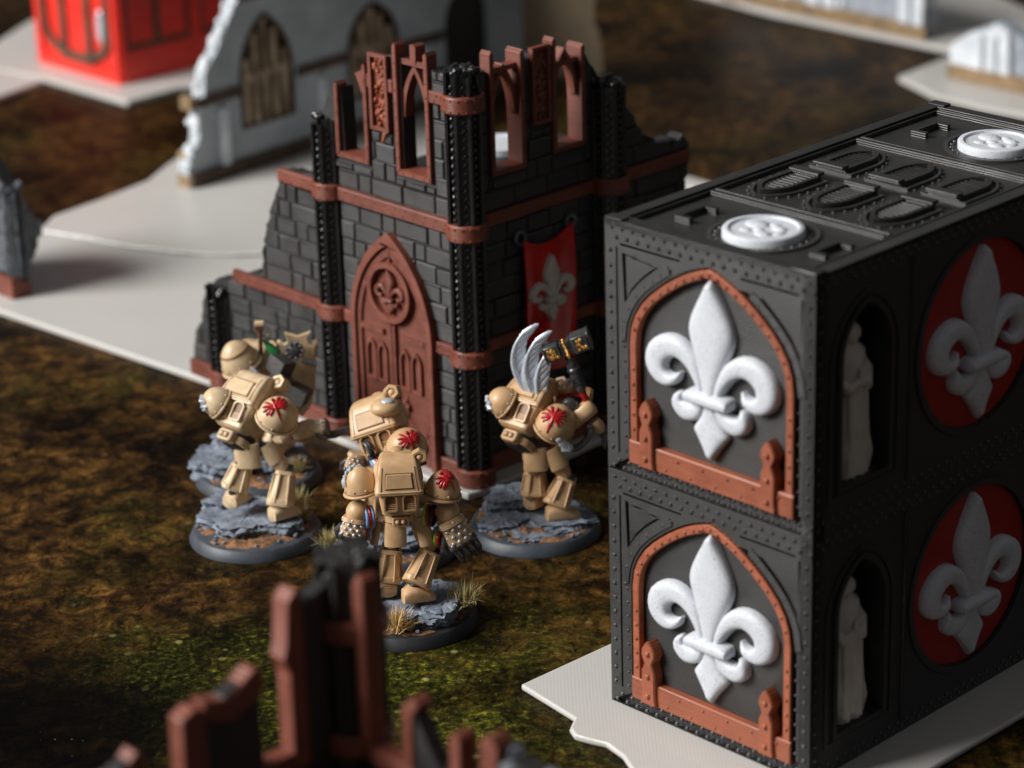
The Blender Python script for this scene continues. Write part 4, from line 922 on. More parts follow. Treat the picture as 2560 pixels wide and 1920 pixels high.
def torso(T, P, yaw, pitch, roll, k=1.0, yk=1.0):
    M = Matrix.Translation(Vector(P)) @ Matrix.Rotation(R(yaw), 4, 'Z') @ Matrix.Rotation(R(roll), 4, 'Y') @ Matrix.Rotation(R(-pitch), 4, 'X') @ Matrix.Diagonal((k, k * yk, k, 1))
    X, Y, Z = Vector((1, 0, 0)), Vector((0, 1, 0)), Vector((0, 0, 1))
    m = MB(M); m.loft([sec((0, cy, z), X, Y, rx, ry, 2.4) for z, rx, ry, cy in ((-.1, .30, .26, .0), (.2, .38, .32, .0), (.6, .58, .45, .0), (1.1, .72, .52, .05), (1.5, .66, .48, .1), (1.75, .42, .34, .15))]); m.build('torso', TAN, T, 50)
    # back hood
    m = MB(M); m.loft([sec((0, cy, z), X, Y, rx, ry, 9, 40) for z, rx, ry, cy in ((.84, .62, .34, -.46), (.85, .68, .42, -.45), (.93, .69, .44, -.44), (.97, .67, .42, -.42), (1.35, .61, .42, -.37), (1.60, .57, .40, -.30), (1.72, .53, .37, -.24), (1.82, .48, .30, -.12), (1.87, .40, .2, .0))]); hood = m.build('power_pack_hood', TAN, T, 40)
    hf = lambda a, d, b: (a, -.842 + (b - .95) * .16 - d, b)
    m = MB(M); m.slab([(-.38, 1.04), (.38, 1.04), (.35, 1.44), (-.35, 1.44)], hf, -.1, .045, .012, .012); m.build('hatch', TAN, hood, 30)
    m = MB(M); m.prism([(-.405, 1.015), (.405, 1.015), (.375, 1.465), (-.375, 1.465)], hf, -.1, .015, [[(-.36, 1.06), (.36, 1.06), (.33, 1.42), (-.33, 1.42)]]); m.build('hatch_seam', TAND, hood, 30)
    m = MB(M)
    for a, b in ((-.22, 1.60), (.22, 1.60)): m.slab([(a - .09, b - .03), (a + .09, b - .03), (a + .09, b + .03), (a - .09, b + .03)], lambda a_, d, b_: (a_, -.80 + (b_ - 1.0) * .30 - d, b_), -.1, .03, .01, .01)
    for a in (-.5, .5): m.ball((a, -.72, 1.02), .035, 7, 5)
    m.build('hood_fittings', TAN, hood, 40)
    for s in (-1, 1):
        MB(M).tube([(s * .52, -.845, .95), (s * .47, -.775, 1.38), (s * .45, -.69, 1.62)], .012, 5).build('panel_line', TAND, hood, 60)
    MB(M).tube([(-.55, -.868, .90), (.55, -.868, .90)], .013, 5).build('panel_line', TAND, hood, 60)
    # exhaust block
    m = MB(M); m.loft([sec((0, cy, z), X, Y, rx, ry, 6, 32) for z, rx, ry, cy in ((.18, .42, .20, -.36), (.24, .50, .28, -.38), (.6, .56, .31, -.42), (.94, .60, .32, -.44))]); blk = m.build('exhaust_block', TAN, T, 40)
    vf = lambda a, d, b: (a, -.665 - (b - .25) * .14 - d, b)
    for s in (-1, 1):
        c = s * .26; o_ = [(c - .19, .38), (c - .15, .34), (c + .15, .34), (c + .19, .38), (c + .19, .78), (c + .10, .86), (c - .10, .86), (c - .19, .78)]
        i_ = inset(o_, .04); m = MB(M); m.prism(o_, vf, -.03, .09, [i_]); v_ = m.build('vent', TAN, blk, 30)
        m = MB(M); m.prism(i_, vf, -.02, .02); m.build('vent_recess_shade', TAND, v_, 0)  # brown stands in for the shade inside the tan vent
        m = MB(M)
        for q in range(4): m.box(c - .14, c + .14, -.75, -.68, .39 + q * .05, .41 + q * .05)
        m.build('vent_slats', TAN, v_, 0)
    # belt
    m = MB(M); m.loft([sec((0, 0, z), X, Y, rx, ry, 2.6) for z, rx, ry in ((-.12, .38, .32), (-.10, .45, .38), (.08, .45, .38), (.10, .38, .32))]); m.build('belt', TAN, T, 40)
    m = MB(M); m.loft([sec((0, 0, z), X, Y, rx, ry, 2.4) for z, rx, ry in ((-.20, .20, .20), (-.17, .34, .28), (-.10, .40, .34), (-.08, .30, .30))]); m.build('waist_gap_shade', DARK, T, 40)  # dark ring added under the belt, its colour stands in for gap shade
    m = MB(M); m.loft([sec((0, 0, z), X, Y, rx, ry, 2.4) for z, rx, ry in ((.08, .38, .34), (.12, .42, .36), (.24, .44, .38), (.26, .38, .3))]); m.build('dark_waist_ring', DARK, T, 40)
    bf = lambda a, d, b: (a, -.45 - d, b)
    bo = [(-.24, -.12), (-.18, -.17), (.18, -.17), (.24, -.12), (.24, .08), (.18, .13), (-.18, .13), (-.24, .08)]
    m = MB(M); m.slab(bo, bf, -.15, .10, .03, .03); bb = m.build('belt_box', TAN, T, 40)
    m = MB(M); m.prism(inset(bo, .06), bf, .09, .105); m.build('belt_recess', TAND, bb, 0)
    m = MB(M); m.ball((-.08, -.55, -.02), .075, 10, 8); m.ball((.08, -.55, -.02), .075, 10, 8); m.build('belt_knob', TAN, bb, 60)
    # lamp bracket on the right shoulder
    m = MB(M); hx = [(.62 + .23 * math.cos(PI / 3 * i + PI / 6), 1.78 + .21 * math.sin(PI / 3 * i + PI / 6)) for i in range(6)]
    m.prism(hx, lambda a, d, b: (a, -.20 - d, b), -.16, .16, [inset(hx, .085)]); lb = m.build('bracket', TAN, T, 30, bevel=.015)
    m = MB(M); m.ball((.62, -.26, 1.76), .12, 12, 8); m.build('bracket_ball', TAN, lb, 60)
    m = MB(M); m.ball((0, .28, 1.70), (.27, .30, .27), 18, 12); m.build('helmet', TAN, T, 60)
    return M
def leg(T, hip, knee, ank, foot, toe, k=1.0, out=1):
    """armoured leg: thigh, knee joint, shin greave with raised edging, boot"""
    m = MB(); limb(m, hip, knee, [(0, .24 * k, .26 * k), (.4, .27 * k, .27 * k), (.85, .22 * k, .22 * k), (1, .17 * k, .17 * k)]); m.build('thigh', TAN, T, 50)
    x, y, z = frame3(Vector(ank) - Vector(knee), (0, -1, 0)); kn = Vector(knee)
    m = MB(); m.tube([kn - x * .22 * k, kn + x * .22 * k], .20 * k, 16); m.build('knee_bellows', DARK, T, 40)
    MB().tube([kn + x * .18 * k, kn + x * .28 * k], .13 * k, 14).build('knee_disc', TAN, T, 40); MB().tube([kn - x * .18 * k, kn - x * .28 * k], .13 * k, 14).build('knee_disc', TAN, T, 40)
    m = MB(); pr = [(.02, .22, .22), (.04, .30, .28), (.13, .32, .30), (.16, .27, .26), (.45, .30, .30), (.80, .365, .39), (.83, .41, .43), (.95, .425, .45), (1.0, .40, .43), (1.01, .22, .25)]
    limb(m, knee, ank, [(t, a * k, b * k) for t, a, b in pr], e=3.6, n=28); gv = m.build('greave', TAN, T, 40)
    L = (Vector(ank) - kn).length; m = MB()
    for s in (-1, 1):
        p0 = kn + z * L * .12 + y * .285 * k + x * s * .14 * k; p1 = kn + z * L * .92 + y * .43 * k + x * s * .19 * k
        m.tube([p0, p1], .035 * k, 6)
        p0 = kn + z * L * .12 + x * s * .305 * k; p1 = kn + z * L * .92 + x * s * .40 * k
        m.tube([p0, p1], .035 * k, 6)
    m.build('greave_edging', TAN, gv, 40)
    a = Vector(ank); f = Vector(foot); t = Vector(toe); dr = nrm((t - f).xy.to_3d()); sd = Vector((-dr.y, dr.x, 0)); U = Vector((0, 0, 1)); bz = f.z
    m = MB(); Ln = (t - f).xy.length * 1.3
    m.loft([sec(Vector((f.x, f.y, bz)) + dr * (Ln * q) + U * h * k, sd, U, w * k, h * k, 3.2, 20) for q, w, h in ((-.32, .16, .10), (-.28, .26, .19), (0, .30, .25), (.35, .29, .22), (.75, .27, .14), (1.0, .21, .09), (1.08, .10, .05))])
    b = m.build('boot', TAN, T, 45)
    m = MB(); m.tube([a - z * .05, Vector((f.x, f.y, bz + .25 * k))], .17 * k, 12); m.build('ankle', DARK, b, 40)
    m = MB()
    for q in range(3): m.tube([Vector((f.x, f.y, bz + (.18 + .06 * q) * k)) - dr * (Ln * .30) + sd * s * .10 * k for s in (-1, 1)], .02 * k, 6)
    m.build('boot_ribs', TAN, b, 40)
def skirt(T, top, bot, w, back=(0, -1, 0), e=3.0, k=1.0):
    m = MB(); x, y, z = frame3(Vector(bot) - Vector(top), back); t, b = Vector(top), Vector(bot)
    def row(q, ww, off): return [t.lerp(b, q) + x * (ww * math.sin(a)) + y * (off + .16 * math.cos(a)) for a in [R(-70 + 140 * i / 10) for i in range(11)]]
    o = [row(0, w * .92, 0), row(.85, w, .03), row(1, w * .98, .02)]; i_ = [[p - y * .07 for p in r_] for r_ in o]
    rings = [o[j] + i_[j][::-1] for j in range(3)]; m.loft([[tuple(p) for p in r_] for r_ in rings]); return m.build('thigh_plate', TAN, T, 40)
def hand(T, wrist, knuckle, tips, back, k=1.0, mt=None, studs=True, curl=.5, claw=STEEL):
    """big gauntlet: studded cuff and palm, four fingers and a thumb from the side of the palm"""
    mt = mt or TAN; w, kn, tp = Vector(wrist), Vector(knuckle), Vector(tips)
    m = MB(); x, y, z = limb(m, w, kn, [(-.02, .18 * k, .18 * k), (.0, .27 * k, .26 * k), (.22, .30 * k, .28 * k), (.28, .25 * k, .22 * k), (.6, .30 * k, .22 * k), (1, .31 * k, .19 * k), (1.05, .24 * k, .12 * k)], back, 2.8); g_ = m.build('gauntlet', mt, T, 45)
    if studs:
        m = MB()
        for q in range(4):
            for j in range(5):
                a = R(-64 + 32 * j + (16 if q % 2 else 0)); c = w.lerp(kn, .12 + .24 * q); rr = .28 * k
                m.ball(c + x * rr * math.sin(a) + y * rr * .86 * math.cos(a), .045 * k, 7, 5)
        m.build('studs', SILVER, g_, 60, kind='stuff')
    fz = nrm(tp - kn); L = (tp - kn).length
    for j in range(4):
        s = (j - 1.5) / 1.5; ln = L * (1, 1.08, 1.0, .84)[j] * .5
        p0 = kn + x * s * .22 * k + y * .02; p1 = p0 + fz * ln * .7 + y * .05 * k; p2 = p1 + (fz * (1 - curl * .5) - y * curl).normalized() * ln * .6; p3 = p2 + (fz * (1 - curl) - y * curl * 1.3).normalized() * ln * .55
        m = MB(); m.ball(p0 + y * .06 * k, .112 * k, 12, 8); m.build('knuckle', claw, g_, 60)
        m = MB(); m.tube([p0, p1, p2, p3], [.085 * k, .082 * k, .07 * k, .045 * k], 10); m.build('finger', claw, g_, 50)
    q0 = w.lerp(kn, .55) - x * .26 * k; m = MB(); m.tube([q0, q0 - x * .13 * k + z * .16 * k - y * .05, q0 - x * .10 * k + z * .36 * k - y * .14 * k], [.09 * k, .08 * k, .05 * k], 10); m.build('thumb', claw, g_, 50)
    return g_
def hoop(T, c, axis, r, mats, th=.05):
    x, y, z = frame3(axis, (0, 0, 1)); c = Vector(c)
    for i, mt in enumerate(mats):
        m = MB(); m.tube([c + z * (i - len(mats) / 2) * th * 1.7 + x * r * math.cos(a) + y * r * 1.15 * math.sin(a) for a in [2 * PI * j / 26 for j in range(26)]], th, 8, True); m.build('cable', mt, T, 60)
def chipped(T, c, Q, r, b0, n=16, seed=1, mt=SILVER):
    rg = random.Random(seed); m = MB()
    for k in range(n):
        a = .25 + rg.uniform(0, .7); b = b0 + rg.uniform(-.9, .9); p = dome_pts(c, Q, r, a, b, 1.02); q = dome_pts(c, Q, r, a + rg.uniform(.1, .35), b + rg.uniform(-.4, .4), 1.05)
        m.tube([p, p.lerp(q, .5) + (p - Vector(c)) * .06, q], [.03, .055, .02], 6)
    m.build('silver_relief', mt, T, 50)
def base(T, seed, rim=BASEM, slabs=(), tufts=(), k=1.0):
    MB().lathe([(2.0, 0.004), (2.0, .05), (1.87, .32), (1.83, .345), (.02, .345)], (0, 0, 0), 72).build('base', rim, T, 35)
    rg = random.Random(seed); off = Vector((seed * 7.3, seed * 3.1, 0))
    n, q = 72, 20; vs = []; fs = []
    for i in range(q + 1):
        r = 1.78 * i / q
        for j in range(n):
            a = 2 * PI * j / n; x, y = r * math.cos(a), r * math.sin(a)
            h = .33 + (.16 * (noise.noise(Vector((x * 2, y * 2, 0)) + off) + .3) + .10 * noise.noise(Vector((x * 6, y * 6, 1)) + off) + .05 * noise.noise(Vector((x * 15, y * 15, 1)) + off)) * (1 - (r / 1.8) ** 6)
            if i == q: h = .32
            vs.append((x, y, h))
    for i in range(q):
        for j in range(n): a, b = i * n + j, i * n + (j + 1) % n; fs.append((a, b, b + n, a + n))
    MB().add(vs, fs).build('grit', SAND, T, 40, kind='stuff')
    for si, (cx, cy, rx, ry, zt, rot) in enumerate(slabs):
        n = 110; so = off + Vector((si * 5, 0, 0)); ca, sa = math.cos(rot), math.sin(rot)
        def pt(a, f, z, jit):
            w = f * (1 + .16 * noise.noise(Vector((math.cos(a) * 1.6, math.sin(a) * 1.6, 0)) + so) * 2 + jit * noise.noise(Vector((math.cos(a) * 6, math.sin(a) * 6, z * 9)) + so) + jit * .9 * noise.noise(Vector((math.cos(a) * 17, math.sin(a) * 17, z * 14)) + so))
            u, v_ = rx * w * math.cos(a), ry * w * math.sin(a); return cx + u * ca - v_ * sa, cy + u * sa + v_ * ca
        rings = []
        for z, f, jit in [(.2, .98, .05)] + [(.2 + (zt - .2) * t, .90 + .06 * math.sin(t * 11 + si) + .08 * t, .11) for t in (.12, .25, .36, .47, .58, .68, .78, .88, .95)] + [(zt, .985, .10)]:
            r_ = []
            for j in range(n):
                a = 2 * PI * j / n; x, y = pt(a, f, z, jit); r_.append((x, y, z + .07 * noise.noise(Vector((x * 4, y * 4, z * 5)) + so)))
            rings.append(r_)
        for f in (.9, .8, .68, .55, .4, .25, .1):
            r_ = []
            for j in range(n):
                a = 2 * PI * j / n; x, y = pt(a, f, zt, .10 * f * f)
                h = zt + .05 * noise.noise(Vector((x * 2.2, y * 2.2, 3)) + so) + .02 * noise.noise(Vector((x * 7, y * 7, 3)) + so)
                c_ = noise.noise(Vector((x * 2.6, y * 2.6, 8)) + so)
                if abs(c_) < .035: h -= .07 * (1 - abs(c_) / .035)
                r_.append((x, y, h))
            rings.append(r_)
        MB().loft(rings).build('rock', ROCK, T, 38)
    m = MB()
    for k_ in range(60):
        a = rg.uniform(0, 2 * PI); r = rg.uniform(.9, 1.75); s = rg.uniform(.025, .075)
        m.ball((r * math.cos(a), r * math.sin(a), .38 + s * .4), (s, s * rg.uniform(.7, 1.2), s * .8), 6, 4)
    m.build('pebbles', ROCK, T, 30, kind='stuff')
    for ti, (x, y, z, s, mt) in enumerate(tufts):
        m = MB()
        for b in range(230):
            a = rg.uniform(0, 2 * PI); tilt = rg.uniform(.05, 1.15); L = s * rg.uniform(.5, 1.0); bx, by = x + rg.gauss(0, .09) * s * 2, y + rg.gauss(0, .09) * s * 2
            d = Vector((math.cos(a) * math.sin(tilt), math.sin(a) * math.sin(tilt), math.cos(tilt))); sd = Vector((-math.sin(a), math.cos(a), 0)) * .015
            p0 = Vector((bx, by, z)); p1 = p0 + d * L * .55; p2 = p0 + d * L + Vector((0, 0, -.18 * L * math.sin(tilt)))
            m.add([p0 - sd, p0 + sd, p1 + sd * .8, p1 - sd * .8, p2], [(0, 1, 2, 3), (3, 2, 4)])
        m.build('grass_tuft', mt, T, 0, kind='stuff')
def mini(loc, label):
    return thing('armoured_miniature', loc, 0, label, 'miniature', 'painted tan armoured miniatures on round bases')

# --- nearest one, back turned, walking, both gauntlets open
T = mini((-3.1, 69.35, 0), 'nearest tan armoured miniature, back turned, red and lime cables, straw tufts on its base')
base(T, 1, BASED, [(.15, -.25, 1.45, 1.25, .72, .3), (-.75, .5, .8, .7, .80, 1), (.95, -.75, .55, .45, .80, .6), (1.2, .1, .45, .6, .78, 0)], [(-.25, -1.40, .46, .78, STRAW), (1.60, -.25, .60, .85, OLIVE), (-.1, -1.35, .42, .5, STRAW)])
torso(T, (-.08, -.05, 3.20), 4, 8, 0, .97)
leg(T, (-.32, .0, 3.0), (-.36, .08, 2.2), (-.50, .0, 1.30), (-.52, -.02, .82), (-.62, .5, .82), .95)
leg(T, (.42, .05, 2.95), (.72, .10, 2.05), (.28, -.45, 1.28), (.12, -.62, .86), (.62, -.50, .74), .95)
skirt(T, (-.20, -.20, 3.08), (-.22, -.30, 2.42), .33); skirt(T, (.50, -.08, 2.98), (.62, -.16, 2.36), .21, (.25, -1, 0)); skirt(T, (-.65, .2, 3.0), (-.78, .15, 2.3), .25, (-1, -.3, 0))
c = (1.08, -.02, 3.72); r = (.50, .52, .80); o, Q = pauldron(T, c, (.16, -.05, 1), r, 1.5); emblem(o, c, Q, r, (.30, -.42, 1.0), .24, -.5)
c = (-1.06, .02, 3.84); r = (.44, .50, .84); o, Q = pauldron(T, c, (-.16, 0, 1), r, 1.5); chipped(o, c, Q, r, -2.3, 26, 3)
m = MB(); m.ball((1.22, 0, 3.28), .34, 18, 14); m.build('elbow', TAN, T, 60)
m = MB(); m.ball((-1.22, 0, 3.34), .34, 18, 14); m.build('elbow', TAN, T, 60)
hand(T, (1.26, -.02, 3.08), (1.60, -.10, 2.40), (2.00, .06, 1.72), (.25, -1, .3), 1.3, curl=.35)
hand(T, (-1.30, -.02, 3.20), (-1.40, -.12, 2.68), (-1.20, -.15, 2.15), (-.2, -1, .2), 1.2, curl=.8)
hoop(T, (.78, -.05, 3.20), (1, -.35, 0), .25, [LIME, RED, DARK]); hoop(T, (.98, -.08, 2.48), (1, -.35, 0), .16, [LIME, RED])
hoop(T, (-.90, -.05, 3.2), (1, .3, 0), .25, [BLUE, RED, BLUE]); hoop(T, (-.95, -.05, 2.72), (1, .3, 0), .14, [RED, BLUE])

TAN = TAN_PALE
# --- left front one, striding to the right with a blade in its right gauntlet
T = mini((-7.75, 75.25, 0), 'tan armoured miniature at the left with silver left shoulder, striding right with a dark blade')
base(T, 2, BASEM, [(-.25, .1, 1.35, 1.15, .70, .2), (.55, -.35, .95, .55, .68, -.3), (-.9, 1.0, .7, .55, .85, .5)], [(1.1, .9, .45, .9, OLIVE), (1.35, .2, .4, .5, OLIVE)])
torso(T, (-.42, .12, 3.00), -42, 44, 0, 1.14)
leg(T, (-.25, .15, 2.95), (-.28, .15, 2.28), (-.58, .0, 1.55), (-.62, -.02, 1.00), (-.35, .42, 1.0), .98)
leg(T, (.45, .10, 2.85), (.98, .0, 2.10), (.78, -.42, 1.12), (.70, -.45, .72), (1.15, -.15, .72), .98)
skirt(T, (-.08, -.08, 3.02), (-.05, -.12, 2.28), .38, (-.1, -1, 0)); skirt(T, (.45, .0, 2.95), (.75, -.05, 2.40), .28, (.2, -1, .2))
c = (.84, -.14, 3.84); r = (.64, .60, .68); o, Q = pauldron(T, c, (.35, -.35, .8), r, 1.7); emblem(o, c, Q, r, (.05, -.72, .80), .27, -.35)
c = (-.86, .35, 4.15); r = (.48, .46, .54); o, Q = pauldron(T, c, (-.75, -.1, .6), r, 1.7); chipped(o, c, Q, r, -1.6, 22, 5)
m = MB(); m.tube([(.95, .0, 3.15), (1.25, -.05, 3.40)], [.20, .13], 14); m.ball((1.27, -.05, 3.43), .12, 12, 8); m.build('elbow', TAN, T, 50)
m = MB(); limb(m, (1.25, .05, 3.25), (1.85, .1, 3.42), [(0, .20, .20), (.15, .26, .26), (.6, .27, .27), (1, .24, .22)], (0, -1, .3)); m.build('forearm', TAN, T, 50)
hand(T, (1.65, .08, 3.40), (2.2, .12, 3.38), (2.45, .16, 3.2), (0, -.6, 1), .85, curl=1.0)
m = MB(); m.prism([(2.15, 3.20), (2.6, 3.28), (3.0, 3.42), (3.25, 3.60), (3.28, 3.52), (2.95, 3.22), (2.5, 3.02), (2.15, 3.02)], lambda a, d, b: (a, .15 - d, b), -.05, .04); m.build('blade', STEEL, T, 25)
m = MB(); m.tube([(1.0, -.30, 1.72), (1.02, -.36, 1.5)], [.05, .06], 8); m.ball((1.0, -.30, 1.76), .07, 8, 6); m.build('red_seal', RED, T, 50)
m = MB(); m.prism([(.98, 1.5), (1.08, 1.5), (1.12, 1.1), (1.05, .92), (.99, 1.1)], lambda a, d, b: (a, -.38 - d, b), -.02, .01); m.build('parchment', ICE, T, 0)

TAN = TAN_WARM
# --- right one with the hammer and two silver wings
T = mini((.55, 75.05, 0), 'tan armoured miniature with two silver wings and a raised gold-trimmed hammer, beside the crates')
base(T, 3, BASEM, [(.1, .0, 1.55, 1.25, .42, .1), (-.6, .9, .95, .65, .85, .3), (.65, -.35, .95, .60, .55, -.2), (-.9, -.3, .75, .55, .55, .6)], [])
torso(T, (-.38, .12, 2.80), -42, 44, 0, 1.12)
leg(T, (-.1, .2, 2.6), (.05, .25, 1.85), (.02, .12, 1.12), (.0, .1, .72), (.4, .5, .72), .98)
leg(T, (.55, .15, 2.55), (.98, .1, 1.62), (.62, -.28, .88), (.58, -.35, .50), (1.15, -.25, .48), 1.0)
skirt(T, (.08, .0, 2.68), (.08, -.05, 1.98), .38, (-.1, -1, 0)); skirt(T, (.55, .05, 2.62), (.80, -.02, 2.02), .30, (.2, -1, .2))
c = (.66, -.12, 3.42); r = (.66, .60, .70); o, Q = pauldron(T, c, (.4, -.35, .7), r, 1.75); emblem(o, c, Q, r, (-.10, -.82, .68), .27, .35)
c = (-.78, .35, 3.98); r = (.48, .46, .52); o, Q = pauldron(T, c, (-.75, -.1, .6), r, 1.7); chipped(o, c, Q, r, -1.6, 14, 6)
def wing(T, root, tip, bulge, n=15):
    """one upswept wing: a leading edge with overlapping feathers hanging from it"""
    root, tip, bulge = Vector(root), Vector(tip), Vector(bulge)
    def bz(t): return root * (1 - t) ** 2 + bulge * (2 * t * (1 - t)) + tip * t * t
    m = MB(); m.tube([bz(i / 12) for i in range(13)], [.10 - .005 * i for i in range(13)], 8); Wg = m.build('wing', SILVER, T, 50)
    for k in range(n):
        t = .04 + .94 * k / (n - 1); p = bz(t); tg = (bz(min(1, t + .03)) - bz(max(0, t - .03))).normalized()
        d = (tg * .62 + Vector((.74, .05, .10))).normalized(); L = .34 + .24 * math.sin(PI * t ** .8) + (.14 if t > .8 else 0)
        side = nrm((0, -1, .1)).cross(d).normalized(); m = MB()
        rings = []
        for q, w in ((0, .04), (.15, .085), (.6, .095), (.88, .075), (1, .02)):
            c_ = p + d * L * q + Vector((0, -.03 * k % .06, 0)) + tg * (.10 * q * q)
            rings.append([tuple(c_ + side * w * math.cos(a) + Vector((0, -1, 0)) * .045 * math.sin(a)) for a in [2 * PI * j / 8 for j in range(8)]])
        m.loft(rings); m.build('feather', SILVER, Wg, 50)
wing(T, (-.12, .30, 4.35), (-.20, .32, 6.15), (-.86, .3, 5.35)); wing(T, (.04, .20, 4.25), (.08, .22, 5.60), (-.46, .2, 5.0), 11); wing(T, (.14, .12, 4.2), (.18, .14, 5.98), (-.46, .12, 5.15)); wing(T, (.26, .04, 4.1), (.38, .06, 5.45), (.02, .04, 4.85), 11)
# arm, sleeve pipe, hand on the hammer
m = MB(); limb(m, (1.10, .02, 3.40), (1.82, .12, 3.95), [(0, .20, .20), (.1, .26, .25), (.8, .26, .25), (.95, .24, .22), (1, .16, .16)], (0, -1, .2)); fa = m.build('forearm', TAN, T, 50)
m = MB(); m.tube([(1.20, -.28, 3.50), (1.24, -.16, 3.54)], .16, 16); m.ball((1.19, -.30, 3.5), .09, 10, 8); m.build('elbow_disc', TAN, fa, 40)
m = MB(); limb(m, (1.82, .05, 3.45), (2.05, .1, 3.1), [(0, .16, .15), (.5, .2, .18), (1, .12, .12)], (0, -1, 0)); m.build('wrist_guard', TAN, T, 50)
m = MB(); pts = curve_pts([(1.72, -.12, 3.40), (1.66, -.14, 3.10), (1.48, -.22, 2.86), (1.22, -.30, 2.74), (1.0, -.34, 2.82)], 6); m.tube(pts, [.115 if i % 2 else .09 for i in range(len(pts))], 10); m.build('ribbed_hose', STEEL, T, 60)
m = MB(); m.tube([(.72, -.62, 3.28), (.85, -.60, 3.05), (1.12, -.48, 2.80)], [.09, .13, .12], 8); m.box(.84, 1.10, -.64, -.46, 2.78, 2.98); m.ball((.76, -.66, 3.2), (.11, .09, .12), 8, 6); m.build('silver_buckle', SILVER, T, 40, bevel=.02)
m = MB(); m.tube([(.62, -.62, 3.42), (.72, -.66, 3.30), (.82, -.62, 3.25)], [.05, .09, .05], 8); m.build('red_ribbon', RED, T, 50)
for k, (dx, dz) in enumerate(((0, 0), (.06, -.16), (-.04, -.22), (.12, -.05), (.03, -.30))):
    m = MB(); m.tube([(1.95 + dx, .1, 3.35 + dz), (2.12 + dx, .05, 3.12 + dz), (2.10 + dx, .0, 2.86 + dz)], [.06, .06, .02], 8); m.build('finger', STEEL, fa, 50)
h0, h1 = Vector((1.66, .1, 3.92)), Vector((1.14, .1, 5.42)); ax = nrm(h1 - h0)
m = MB(); m.tube([h0 - ax * .3, h0.lerp(h1, .18), h0.lerp(h1, .34)], [.10, .095, .10], 12); HG = m.build('hammer_grip', RED, T, 50)
m = MB(); m.tube([h0.lerp(h1, q) for q in (.32, .36, .37, .45, .46, .74, .76, .80, .82, .93, .94, 1.02)], [.13, .13, .17, .17, .14, .16, .20, .20, .17, .17, .14, .14], 14)
for q in (.5, .55, .6, .65): m.tube([h0.lerp(h1, q), h0.lerp(h1, q + .02)], .19, 14)
m.tube([Vector((1.10, -.05, 4.70)) + Vector((.12 * math.cos(a), 0, .12 * math.sin(a))) for a in [2 * PI * j / 16 for j in range(16)]], .035, 6, True); m.build('hammer_shaft', STEEL, T, 40)
HM = Matrix.Translation((1.02, .12, 5.78)) @ Matrix.Rotation(R(-20), 4, 'Y')
m = MB(HM); m.box(-.62, -.16, -.26, .26, -.24, .24); m.box(-.16, .24, -.18, .18, -.17, .17); m.box(.24, .74, -.28, .28, -.26, .26); m.box(-.66, -.60, -.28, .28, -.26, .26); m.box(.72, .79, -.30, .30, -.28, .28); hd = m.build('hammer_head', STEEL, T, 30, bevel=.03)
rg = random.Random(9)
for cx_ in (-.38, .49):
    m = MB(HM)
    for k in range(16): m.ball((cx_ + rg.uniform(-.15, .15), -.28 if cx_ < 0 else -.30, rg.uniform(-.15, .15)), (.045, .03, .06), 7, 5)
    m.build('gold_ornament', GOLD, hd, 60)
m = MB(HM)
for k in range(9): m.ball((.03, -.22 - .02 * math.sin(k), -.26 + k * .07), (.07 if k % 2 else .05, .06, .05), 8, 6)
m.build('gold_ornament', GOLD, hd, 60)
m = MB(HM)
for dx in (-.10, .16, .22): m.box(dx - .02, dx + .02, -.22, .22, -.21, .21)
m.box(.30, .34, -.33, -.27, -.22, .22); m.box(.64, .68, -.33, -.27, -.22, .22); m.box(-.56, -.53, -.30, -.25, -.2, .2); m.build('head_ribs', STEEL, hd, 30)
m = MB(); m.loft([[tuple(Vector((1.22, .25, 4.02)) + Vector((q * .58 * math.cos(a), q * .42 * math.sin(a), z + .06 * math.cos(a)))) for a in [R(-30 + 240 * j / 20) for j in range(21)]] for q, z in ((1, 0), (1.06, .26), (.98, .27), (.92, 0))], False, False); m.build('collar', TAN, T, 50)
m = MB(); m.tube([Vector((1.22, .2, 4.06)) + Vector((.50 * math.cos(a), .34 * math.sin(a), .02)) for a in [R(-10 + 200 * j / 14) for j in range(15)]], .06, 8); m.build('collar_lining', RED, T, 50)
m = MB(); m.ball((1.12, .15, 3.98), (.22, .22, .18), 12, 8)
for k in range(6): m.tube([(1.0 + .07 * k, -.05, 3.88), (.98 + .07 * k, -.02, 4.1)], .025, 6)
m.build('face_grille', STEEL, T, 50)

# --- second one behind the nearest
T = mini((-3.75, 73.95, 0), 'tan armoured miniature hunched behind the nearest one, striped band on its red-marked shoulder')
base(T, 4, BASEM, [(-.35, -.3, 1.25, 1.0, .70, .2), (.7, .3, .8, .9, .8, 0)], [(-1.62, -.55, .42, .75, OLIVE)])
torso(T, (.25, .25, 2.68), -12, 22, -22, 1.1)
leg(T, (-.3, .2, 2.7), (-.45, .1, 2.0), (-.55, -.1, 1.25), (-.55, -.15, .8), (-.7, .3, .8)); leg(T, (.4, .2, 2.7), (.5, .3, 1.9), (.5, .2, 1.2), (.5, .2, .8), (.8, .6, .8))
skirt(T, (-.35, -.02, 2.7), (-.5, -.12, 1.5), .34, (-.5, -1, 0)); skirt(T, (.3, .0, 2.7), (.35, -.1, 2.0), .34)
c = (.66, -.35, 3.36); r = (.62, .58, .66); o, Q = pauldron(T, c, (.1, -.3, .95), r, 1.65); emblem(o, c, Q, r, (.25, -.75, .75), .25, -.2)
m = MB(); m.tube([Vector(c) + Vector((.60 * math.cos(a), -.60 * abs(math.sin(a)), -.18)) for a in [R(-160 + 140 * j / 16) for j in range(17)]], .055, 8); m.build('gold_band', GOLD, o, 50)
